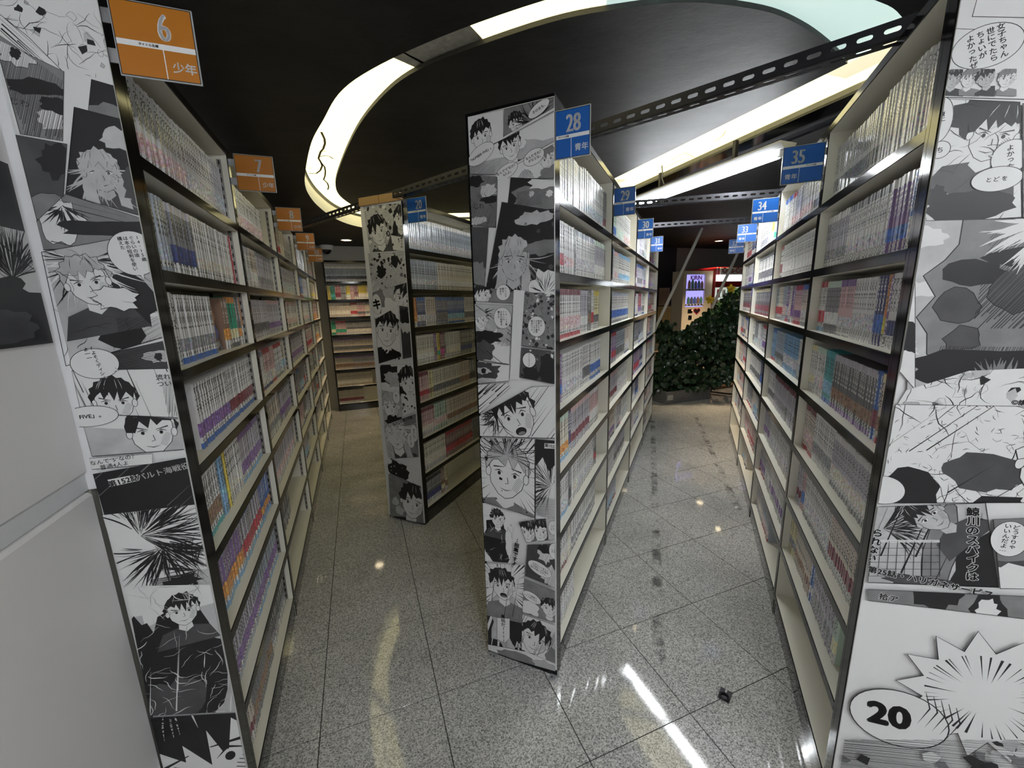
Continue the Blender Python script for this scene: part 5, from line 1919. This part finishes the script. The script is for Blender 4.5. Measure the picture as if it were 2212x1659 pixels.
# ------------------------------------------------------------------ face-out comics, small things on the shelves
M_CDARK = mat('cover_dark', (0.03, 0.025, 0.045), 0.25, coat=.5)
M_CPINK = mat('cover_pink', (0.70, 0.05, 0.22), 0.3, coat=.5)
M_CBLUE = mat('cover_blue', (0.05, 0.10, 0.42), 0.3, coat=.5, vary=.5, scale=60)
M_CORG = mat('cover_orange', (0.62, 0.20, 0.04), 0.3, coat=.5, vary=.5, scale=60)
M_CGREY = mat('cover_pale', (0.62, 0.60, 0.64), 0.3, coat=.5, vary=.2, scale=60)
CV = [M_CGREY, M_CDARK, M_CPINK, M_CBLUE, M_CORG]


def face_out(case, x, row, label, draw, yaw=0.0, w=.112, h=.178, y=.045, tilt=-.10):
    c = CASES[case]
    M3 = Matrix.Translation((*c['o'], 0)) @ Matrix.Rotation(math.atan2(c['x'][1], c['x'][0]), 4, 'Z')
    p = M3 @ Vector((x, y, SH_Z[row] + .0002))
    t = tag(empty('comic_book', p, 0), label, 'book')
    t.rotation_euler = (tilt, 0, M3.to_euler().z + yaw)
    MB().box(0, -.0008, 0, w, 0, h).box(0, .014, 0, w, .0148, h).box(0, -.0008, 0, .0012, .0148, h).obj('cover', M_CDARK, t)
    MB().box(.0014, .0002, .001, w - .002, .0138, h - .002).obj('page_block', M_PAGE, t)
    a = Art((0, 0), (1, 0), w, 0, h, row)
    draw(a, w, h)
    a.build('cover_print', t, -.0008, .00005, CV)


def cov1(a, w, h):
    Q = [(0, 0), (w, 0), (w, h), (0, h)]
    a.poly(Q, 1)
    a.blob(.7, .35, .35, .12, 3)(Q)
    a.blob(.2, .25, .3, .1, 2)(Q)
    a.blob(.85, .8, .2, .3, 4)(Q)
    a.blob(.35, .12, .4, .08, 0)(Q)
    a.blob(.5, .55, .3, .05, 0)(Q)
    a.blob(.55, .56, .22, .04, 3)(Q)
    a.text('地', (w * .42, h * .82), .045, 2, bold=.05)
    a.text('獄', (w * .42, h * .40), .045, 2, bold=.05)


def cov2(a, w, h):
    Q = [(0, 0), (w, 0), (w, h), (0, h)]
    a.poly(Q, 1)
    a.blob(.7, .3, .4, .18, 4)(Q)
    a.blob(.3, .12, .4, .1, 4)(Q)
    a.blob(.75, .06, .3, .08, 0)(Q)
    a.scribble(30, .03, .002, 1)(Q)
    a.text('戦', (w * .45, h * .83), .048, 1, bold=.0, outline=0)


face_out(6, .412, 2, 'face out comic with pink lettering among the white volumes beneath sign 6', cov1)
face_out(6, .022, 3, 'face out dark comic with orange picture at the shelf end beneath sign 6', cov2)
# crumpled film pack on the far bookcase
rk = random.Random(4)
bm = bmesh.new()
bmesh.ops.create_icosphere(bm, subdivisions=2, radius=.05)
for vtx in bm.verts:
    vtx.co *= rk.uniform(.75, 1.15)
    vtx.co.z = max(vtx.co.z, -.035)
me = bpy.data.meshes.new('film_pack')
bm.to_mesh(me)
bm.free()
c = CASES[99]
M3 = Matrix.Translation((*c['o'], 0)) @ Matrix.Rotation(math.atan2(c['x'][1], c['x'][0]), 4, 'Z')
tag(obj('film_pack', me, mats=mat('crumpled_film', (.55, .45, .4), .12, coat=1, vary=.6, scale=70), loc=M3 @ Vector((.545, .08, SH_Z[6] + .036))),
    'crumpled shiny film pack lying between comics on the far bookcase', 'packet')

# ------------------------------------------------------------------ floor hardware
for q in ((1064, 1416), (1197, 1464)):
    p = on_z(*q)
    t = tag(empty('floor_bracket', (p[0], p[1], 0), math.atan2(R_M[1], R_M[0])), 'small steel bracket screwed to the floor at the foot of bookcase 28', 'bracket',
            'floor brackets of bookcase 28')
    MB().cbox(-.017, -.016, 0.0002, .017, .016, .003, .0008).box(-.017, .0135, .0, .017, .016, .016).obj('plate', mat('bracket_zinc', (.42, .42, .43), .4, metal=.2), t)
    for x in (-.008, .008):
        MB().lathe([(.0001, .0046), (.003, .0044), (.0042, .003)], 12, c=(x, -.004, 0)).obj('screw', mat('screw_bright', (.7, .7, .7), .2, metal=1), t, smooth=True)
p = on_z(1566, 1502)
t = tag(empty('floor_anchor', (p[0], p[1], 0), YAW + .5), 'dark steel floor anchor with a ring set on a tile joint', 'anchor')
MB().cbox(-.026, -.019, .0002, .026, .019, .003, .001).obj('plate', M_STEEL, t)
ring = MB()
for i in range(16):
    a0, a1 = 2 * math.pi * i / 16, 2 * math.pi * (i + 1) / 16
    ring.tube((-.012 + .014 * math.cos(a0), .014 * math.sin(a0), .007), (-.012 + .014 * math.cos(a1), .014 * math.sin(a1), .007), .0032, n=8)
ring.obj('ring', M_STEEL, t, smooth=True)
for x in (.014, .021):
    MB().lathe([(.0001, .0048), (.0028, .0045), (.004, .003)], 10, c=(x, 0, 0)).obj('screw', M_GALV, t)
for q, lb in (((1590, 1096), 'tiny white paper scrap on the floor by bookcase 34'), ((800, 935), 'small white paper scrap on the floor of the left aisle')):
    p = on_z(*q)
    tag(MB().add([(-.014, -.006, .0005), (.012, -.008, .002), (.014, .006, .0006), (-.010, .007, .003), (0, 0, .004)],
                 [(0, 1, 4), (1, 2, 4), (2, 3, 4), (3, 0, 4)]).obj('paper_scrap', M_SIGNW, loc=(p[0], p[1], 0), rz=.6), lb, 'scrap')

# ------------------------------------------------------------------ far end of the left aisle
p = on_z(712, 534, 2.19)
t = tag(empty('dome_camera', (p[0], p[1] - .10, 2.2)), 'white dome security camera on the ceiling above the far bookcase', 'camera')
MB().lathe([(.0001, 0), (.085, 0), (.088, -.02), (.075, -.052), (.06, -.058)], 28).obj('housing', M_SIGNW, t, smooth=True)
MB().lathe([(.060, -.056), (.055, -.08), (.038, -.102), (.015, -.112), (.0001, -.114)], 28).obj('dome', mat('smoked_dome', (.01, .01, .012), .05, coat=1), t, smooth=True)
p = on_z(828, 540, 2.19)
tag(MB().cbox(-.03, -.03, -.05, .03, .03, 0, .006).obj('ceiling_box', mat('grey_plastic', (.3, .29, .27), .5), loc=(p[0], p[1] - .35, 2.2)),
    'small grey box on the ceiling beside the far downlight', 'box')
q = L0 + 3.72 * D_L - .176 * R_L
t = tag(empty('wall_panel', (q[0], q[1], 1.2), math.atan2(D_L[1], D_L[0])), 'black electrical panel on the cream wall past the left row', 'wall panel')
MB().cbox(0, -.05, 0, .26, 0, .52, .004).obj('case', M_BLACK, t)
MB().cbox(.17, -.056, .2, .20, -.05, .27, .001).obj('switch', M_SIGNW, t)

# ------------------------------------------------------------------ beyond the right aisle: planter, ivy, vending machines
P_PL = np.array(on_z(1438.5, 874.3)[:2])
loc, rz = local_frame((*P_PL, 0), R_L)
t = tag(empty('planter', loc, rz), 'low grey granite planter box holding the ivy', 'planter')
M_GR2 = granite('planter_granite', (.05, .05, .05), (.16, .16, .16), (.30, .30, .30), .35)
pb = MB()
for b in ((0, 0, 0, .78, .03, .17), (0, .47, 0, .78, .50, .17), (0, .03, 0, .03, .47, .17), (.75, .03, 0, .78, .47, .17)):
    pb.cbox(*b, .003)
pb.obj('box', M_GR2, t)
MB().box(.03, .03, .0, .75, .47, .14).obj('soil', mat('dark_soil', (.02, .016, .012), .9), t)
MB().cbox(.02, -.002, .055, .115, 0, .125, .0005).obj('plate', mat('pale_plate', (.5, .5, .46), .4), t)['label'] = 'small blank pale plate'

M_LEAF = mat('ivy_leaf', (.020, .050, .022), .28, coat=.2, vary=.6, scale=9)
M_STEM = mat('ivy_stem', (.03, .025, .015), .7)
ivy = tag(empty('ivy_plant', (P_PL[0] + .35 * R_L[0] + .25 * D_L[0], P_PL[1] + .35 * R_L[1] + .25 * D_L[1], .142)), 'mound of dark glossy artificial ivy in the granite planter', 'plant')
ivl = Vector(ivy.location)
leaf_v = [(0, 0, 0), (-.42, .18, .06), (-.52, .5, .02), (-.28, .85, .05), (0, 1.15, -.06), (.28, .85, .05), (.52, .5, .02), (.42, .18, .06), (0, .5, -.05)]
leaf_f = [(8, 0, 1), (8, 1, 2), (8, 2, 3), (8, 3, 4), (8, 4, 5), (8, 5, 6), (8, 6, 7), (8, 7, 0)]
leaf_me = MB().add(leaf_v, leaf_f).mesh('leaf', M_LEAF)
ri = random.Random(7)
sil = [(1405, 846), (1410, 790), (1428, 748), (1470, 716), (1500, 692), (1530, 668), (1560, 644), (1590, 618), (1625, 600), (1650, 640), (1650, 815), (1560, 826), (1530, 834), (1500, 842), (1450, 848)]


def inside(x, y, P):
    k = False
    j = len(P) - 1
    for i in range(len(P)):
        if (P[i][1] > y) != (P[j][1] > y) and x < (P[j][0] - P[i][0]) * (y - P[i][1]) / (P[j][1] - P[i][1]) + P[i][0]:
            k = not k
        j = i
    return k


spots = []
while len(spots) < 2900:
    x, y = ri.uniform(1405, 1650), ri.uniform(600, 848)
    br = 1422 < x < 1456 and 690 < y < 745 and ri.random() < .5
    if not (inside(x, y, sil) or br):
        continue
    # the mound is a rounded heap: nearest at its middle, falling back to the edges
    e = min(1.0, max(0.0, (y - 600) / 240))
    dep = 5.72 - .30 * e + ri.random() ** 1.4 * .62
    r = ray(x, y)
    P = CAMP + r * (dep / r[1])
    if P[2] < .15:
        continue
    spots.append((dep, Vector(P)))
spots.sort(key=lambda q: q[0])
lm = MB()
for i, (dep, P) in enumerate(spots):
    sc = ri.uniform(.055, .090)
    R = (Matrix.Rotation(ri.uniform(-.6, .6), 4, 'Z') @ Matrix.Rotation(math.radians(ri.uniform(60, 125)), 4, 'X') @ Matrix.Rotation(math.radians(180) + ri.uniform(-.9, .9), 4, 'Z'))
    Mx = Matrix.Translation(P - ivl) @ R @ Matrix.Scale(sc, 4)
    if i < 300:
        o = obj('leaf', leaf_me, ivy)
        o.matrix_basis = Mx
    else:
        lm.add([Mx @ Vector(q) for q in leaf_v], leaf_f)
lm.obj('foliage', M_LEAF, ivy)['kind'] = 'stuff'
st = MB()
for k in range(16):
    P = spots[ri.randrange(len(spots))][1] - ivl
    st.path([(ri.uniform(-.2, .2), ri.uniform(-.15, .15), 0), (P.x * .5, P.y * .5, P.z * .7), tuple(P)], .005, 5)
st.obj('stem', M_STEM, ivy)
M_YEL = mat('yellow_petal', (.75, .50, .02), .5, vary=.2)
for q in ((1533, 648), (1578, 624)):
    r = ray(*q)
    P = CAMP + r * (5.42 / r[1])
    t = tag(empty('yellow_flower', P), 'yellow artificial hibiscus flower tucked in the ivy', 'flower', 'yellow flowers in the ivy')
    for i in range(5):
        a0 = 2 * math.pi * i / 5
        Mx = Matrix.Rotation(math.radians(75), 4, 'X') @ Matrix.Rotation(a0, 4, 'Z') @ Matrix.Scale(.055, 4)
        MB().add([Mx @ Vector(v_) for v_ in [(0, 0, 0), (-.4, .5, .15), (-.35, .95, .3), (0, 1.1, .25), (.35, .95, .3), (.4, .5, .15), (0, .6, .05)]],
                 [(6, 0, 1), (6, 1, 2), (6, 2, 3), (6, 3, 4), (6, 4, 5), (6, 5, 0)]).obj('petal', M_YEL, t)
    MB().tube((0, 0, 0), (0, -.035, .01), .006, .003).obj('stamen', mat('stamen', (.6, .2, .03), .6), t)


def at_depth(x, y, d):
    r = ray(x, y)
    return CAMP + r * (d / r[1])


M_POLE = mat('grey_pole', (.62, .60, .55), .4)
for (xa, ya, xb, yb, d0, lb) in ((1516, 495, 1420, 700, 5.25, 'long grey pole leaning behind the middle row of bookcases'), (1597, 540, 1545, 650, 5.35, 'grey pole leaning out of the ivy')):
    A, B = at_depth(xa, ya, d0), at_depth(xb, yb, d0)
    k = (A[2] - .19) / (A[2] - B[2])
    E_ = A + (B - A) * (k if 'ivy' not in lb else 1.15)
    pl_ = tag(empty('leaning_pole', tuple(E_)), lb, 'pole')
    MB().tube((0, 0, 0), tuple(A - E_), .019, n=14).obj('tube', M_POLE, pl_, smooth=True)
    dv = (A - E_) / np.linalg.norm(A - E_)
    MB().tube(tuple(A - E_), tuple(A - E_ + dv * .01), .0205, n=14).obj('end_cap', mat('cap_grey', (.25, .25, .25), .5), pl_)

# vending machines
V0 = np.array(on_z(1478, 585, 1.83)[:2])
VW = on_plane(1541, 585, V0, R_L)[0]


def V(x, y):
    return on_plane(x, y, V0, R_L)


loc, rz = local_frame((*V0, 0), R_L)
t = tag(empty('vending_machine', loc, rz), 'cream drinks vending machine with blue lit window', 'vending machine')
M_VM = mat('vending_cream', (.55, .47, .37), .4)
M_GLOW = mat('blue_lit_back', (.3, .3, .5), .5, emit=(.33, .30, 1.0), estr=.42)
x0, z1 = V(1484, 593)
x1, z0 = V(1520, 662)
body = MB()
VD = max(.25, on_plane(1456, 587, V0, D_L)[0])
body.box(0, .03, 0, VW, VD, 1.83).box(0, 0, 0, x0, .03, 1.83).box(x1, 0, 0, VW, .03, 1.83).box(x0, 0, z1, x1, .03, 1.83).box(x0, 0, 0, x1, .03, z0)
body.obj('body', M_VM, t)
MB().box(x0, .026, z0, x1, .0295, z1).obj('lit_back', M_GLOW, t)
zm = (z0 + z1) / 2
for i, z in enumerate((z0 + .015, zm)):
    MB().cbox(x0 + .01, -.012, z, x1 - .01, .024, z + .035, .003).obj('button_shelf', mat('shelf_pale', (.5, .5, .55), .4), t)
    for k in range(5):
        xx = x0 + .03 + (x1 - x0 - .06) * (k + .5) / 5
        MB().cbox(xx - .018, -.016, z + .008, xx + .018, -.012, z + .026, .002).obj('button', mat('button_dark', (.05, .03, .05), .3), t)
        cm = (mat('can_green', (.14, .32, .2), .3), mat('can_brown', (.34, .2, .12), .3), mat('can_blue', (.12, .2, .45), .3), mat('can_dark', (.16, .16, .18), .3))[(k * 3 + i) % 4]
        hh = (.13, .15, .12, .13, .12)[k] if i else .11
        MB().lathe([(.0001, 0), (.022, 0), (.024, .008), (.024, hh * .7), (.014, hh * .88), (.012, hh), (.0001, hh)], 12, c=(xx, .004, z + .036)).obj('drink_can', cm, t, smooth=True)
vt = Art((0, 0), (1, 0), VW, 0, 1.83, 2)
vt.text('KIRIN', ((x0 + x1) / 2, z1 - .05), .095, 2, bold=.04)
o = vt.build('lettering', t, -.002, .0001, [M_SIGNW, M_PK, mat('logo_red', (.4, .02, .05), .4), M_PK, M_PK])
o['label'] = 'red brand lettering'
cx, cz = V(1489, 672)
MB().cbox(cx - .035, -.01, cz - .03, cx + .06, 0, cz + .03, .003).obj('coin_panel', M_BLACK, t)
MB().lathe([(.0001, -.001), (.009, 0)], 12).obj('indicator', mat('red_led', (.8, .2, .1), .4, emit=(1, .22, .08), estr=3), t).matrix_basis = Matrix.Translation((cx + .045, -.012, cz + .012)) @ Matrix.Rotation(math.radians(90), 4, 'X')
hx, hz = V(1505, 672)
heart = [(hx + .055 * 1.25 * (math.sin(q) ** 3), hz + .055 * (.81 * math.cos(q) - .31 * math.cos(2 * q) - .125 * math.cos(3 * q) - .06 * math.cos(4 * q))) for q in [2 * math.pi * i / 30 for i in range(30)]]
vt = Art((0, 0), (1, 0), VW, 0, 1.83, 2)
vt.poly(heart, 1)
vt.outline(heart, .012, 2)
vt.build('heart_sticker', t, -.001, .0001, [M_SIGNW, M_PK, mat('logo_red', (.4, .02, .05), .4), M_PK, M_PK])
sx_, sz_ = V(1490, 686)
MB().cbox(sx_ - .035, -.008, sz_ - .035, sx_ + .035, 0, sz_ + .035, .003).obj('coin_return', M_BLACK, t)
MB().cbox(.1, -.01, .32, VW - .1, 0, .5, .004).obj('delivery_flap', mat('flap_dark', (.06, .06, .06), .3), t)
# second machine
V1 = V0 + (VW + .02) * R_L - .06 * D_L
loc, rz = local_frame((*V1, 0), R_L)
t = tag(empty('vending_machine', loc, rz), 'red and white cola vending machine with a lit white band', 'vending machine')
M_RED = mat('cola_red', (.28, .012, .015), .3, coat=.4)
MB().cbox(0, 0, 0, 1.0, .72, 1.89, .02).obj('body', M_RED, t)
MB().cbox(.05, -.02, .05, .96, .001, 1.88, .015).obj('front_door', mat('machine_white', (.5, .46, .42), .4), t)


def V2(x, y):
    return on_plane(x, y, V1, R_L)


xa, za = V2(1545, 594)
xb, zb = V2(1594, 607)
MB().box(xa, -.024, zb, .93, -.02, za).obj('lit_band', mat('white_lit_band', (.8, .8, .8), .4, emit=(.9, .97, 1.0), estr=1.3), t)
xc, zc = V2(1545, 620)
MB().box(xa, -.024, zc, .93, -.02, zb - .01).obj('red_band', M_RED, t)
xd, zd = V2(1545, 648)
MB().box(xa, -.024, zd, .93, -.02, zc - .01).obj('display_window', mat('pale_display', (.45, .5, .48), .2, vary=.5, scale=25, emit=(.6, .7, .65), estr=.25), t)
for k in range(7):
    xx = xa + .05 + .11 * k
    MB().lathe([(.0001, 0), (.024, 0), (.026, .01), (.026, .10), (.018, .125), (.0001, .125)], 12, c=(xx, -.045, zc - .16)).obj(
        'drink_can', (mat('can_red', (.35, .02, .02), .3, metal=.4), mat('can_white', (.6, .6, .6), .3), mat('can_green', (.14, .32, .2), .3))[k % 3], t, smooth=True)
MB().cbox(xa, -.05, zc - .17, .93, -.02, zc - .16, .002).obj('can_shelf', M_SIGNW, t)
vt = Art((0, 0), (1, 0), 1.0, 0, 1.9, 2)
lx, lz = V2(1578, 584)
vt.text('Coca-Cola', (lx + .06, lz), .12, 2, bold=.02)
o = vt.build('lettering', t, -.021, .0001, [M_SIGNW, M_PK, mat('logo_red', (.4, .02, .05), .4), M_PK, M_PK])
o['label'] = 'red brand lettering'

# notices on the navy wall
M_NOTE = mat('notice_paper', (.42, .30, .24), .7, vary=.1)
WN = WB0 + 4.7 * R_L


def N(x, y):
    return on_plane(x, y, WN, R_L)


for q0_, q1_, lb, cm in (((1424, 622), (1445, 659), 'pinkish printed notice on the navy wall', M_NOTE), ((1421, 662), (1448, 700), 'yellowish printed notice low on the navy wall', mat('notice_yellow', (.38, .29, .14), .7, vary=.15))):
    xa, za = N(*q0_)
    xb, zb = N(*q1_)
    p = WN + xa * R_L
    t = tag(empty('notice', (p[0], p[1], zb), math.atan2(R_L[1], R_L[0])), lb, 'notice')
    MB().cbox(0, -.004, 0, xb - xa, 0, za - zb, .0005).obj('sheet', cm, t)
    ln = MB()
    for i in range(7):
        for k in range(4):
            zz = (za - zb) * (.12 + .11 * i)
            ww = (xb - xa)
            ln.box(ww * (.1 + .2 * k), -.0048, zz, ww * (.1 + .2 * k + .14), -.004, zz + (za - zb) * .03)
    ln.obj('print', mat('faded_print', (.16, .09, .07), .7), t)
# low cabinet with a rounded display board, wooden step, folding stand
p = at_depth(1425, 760, 6.3)
t = tag(empty('display_stand', (p[0] - .2, p[1], 0), math.atan2(R_L[1], R_L[0])), 'grey display stand with a rounded board behind the ivy', 'stand')
zt = at_depth(1425, 730, 6.3)[2]
brd = [(0, zt - .22), (.42, zt - .22), (.42, zt - .10), (.38, zt - .03), (.30, zt), (.12, zt), (.04, zt - .03), (0, zt - .10)]
bo = MB().prism([(q[0], q[1]) for q in brd], -.02, .02)
bo.v = [(x, z, y) for x, y, z in bo.v]
bo.obj('board', mat('display_grey', (.10, .09, .085), .4), t)
fr_ = MB()
for i in range(len(brd)):
    a_, b_ = brd[i], brd[(i + 1) % len(brd)]
    fr_.tube((a_[0], -.02, a_[1]), (b_[0], -.02, b_[1]), .012, n=8)
fr_.obj('rim', mat('rim_tan', (.36, .25, .18), .4), t)
MB().box(.05, -.02, 0, .37, .10, zt - .22).obj('pedestal', mat('pedestal_grey', (.16, .15, .14), .5), t)
p = on_z(1560, 858)
tag(MB().cbox(0, 0, 0, 1.1, .42, .04, .004).obj('wooden_step', mat('orange_wood', (.30, .15, .07), .4, vary=.2, stretch=(2, 14, 2)), loc=(p[0] + .0, p[1] + .45, 0), rz=math.atan2(R_L[1], R_L[0])),
    'low orange wooden step on the floor beyond the planter', 'step')
A, B, Cc = on_z(1534, 846, .02), on_z(1572, 856, .02), at_depth(1562, 802, 5.75)
t = tag(empty('folding_stand', tuple(on_z(1534, 846, 0))), 'thin black folding stand beside the planter', 'stand')
base = np.array(on_z(1534, 846, 0))
for a_, b_ in ((A, Cc), (B + np.array([.25, 0, 0]), Cc), (A, B + np.array([.25, 0, 0]))):
    MB().tube(tuple(a_ - base), tuple(b_ - base), .010, n=8).obj('leg', M_STEEL, t)

# lamps of the entrance area behind the viewer
tube_light('fluorescent_fitting', (0.45, -1.5), (0.45, -0.25), 2.07, 'white fluorescent tube fitting on the ceiling near the white wall', LAMP_REAR * 2.25)
tube_light('fluorescent_fitting', (0.95, -1.1), (2.2, -1.1), 2.07, 'white fluorescent tube fitting on the ceiling near the large printed panel', LAMP_REAR * .4)
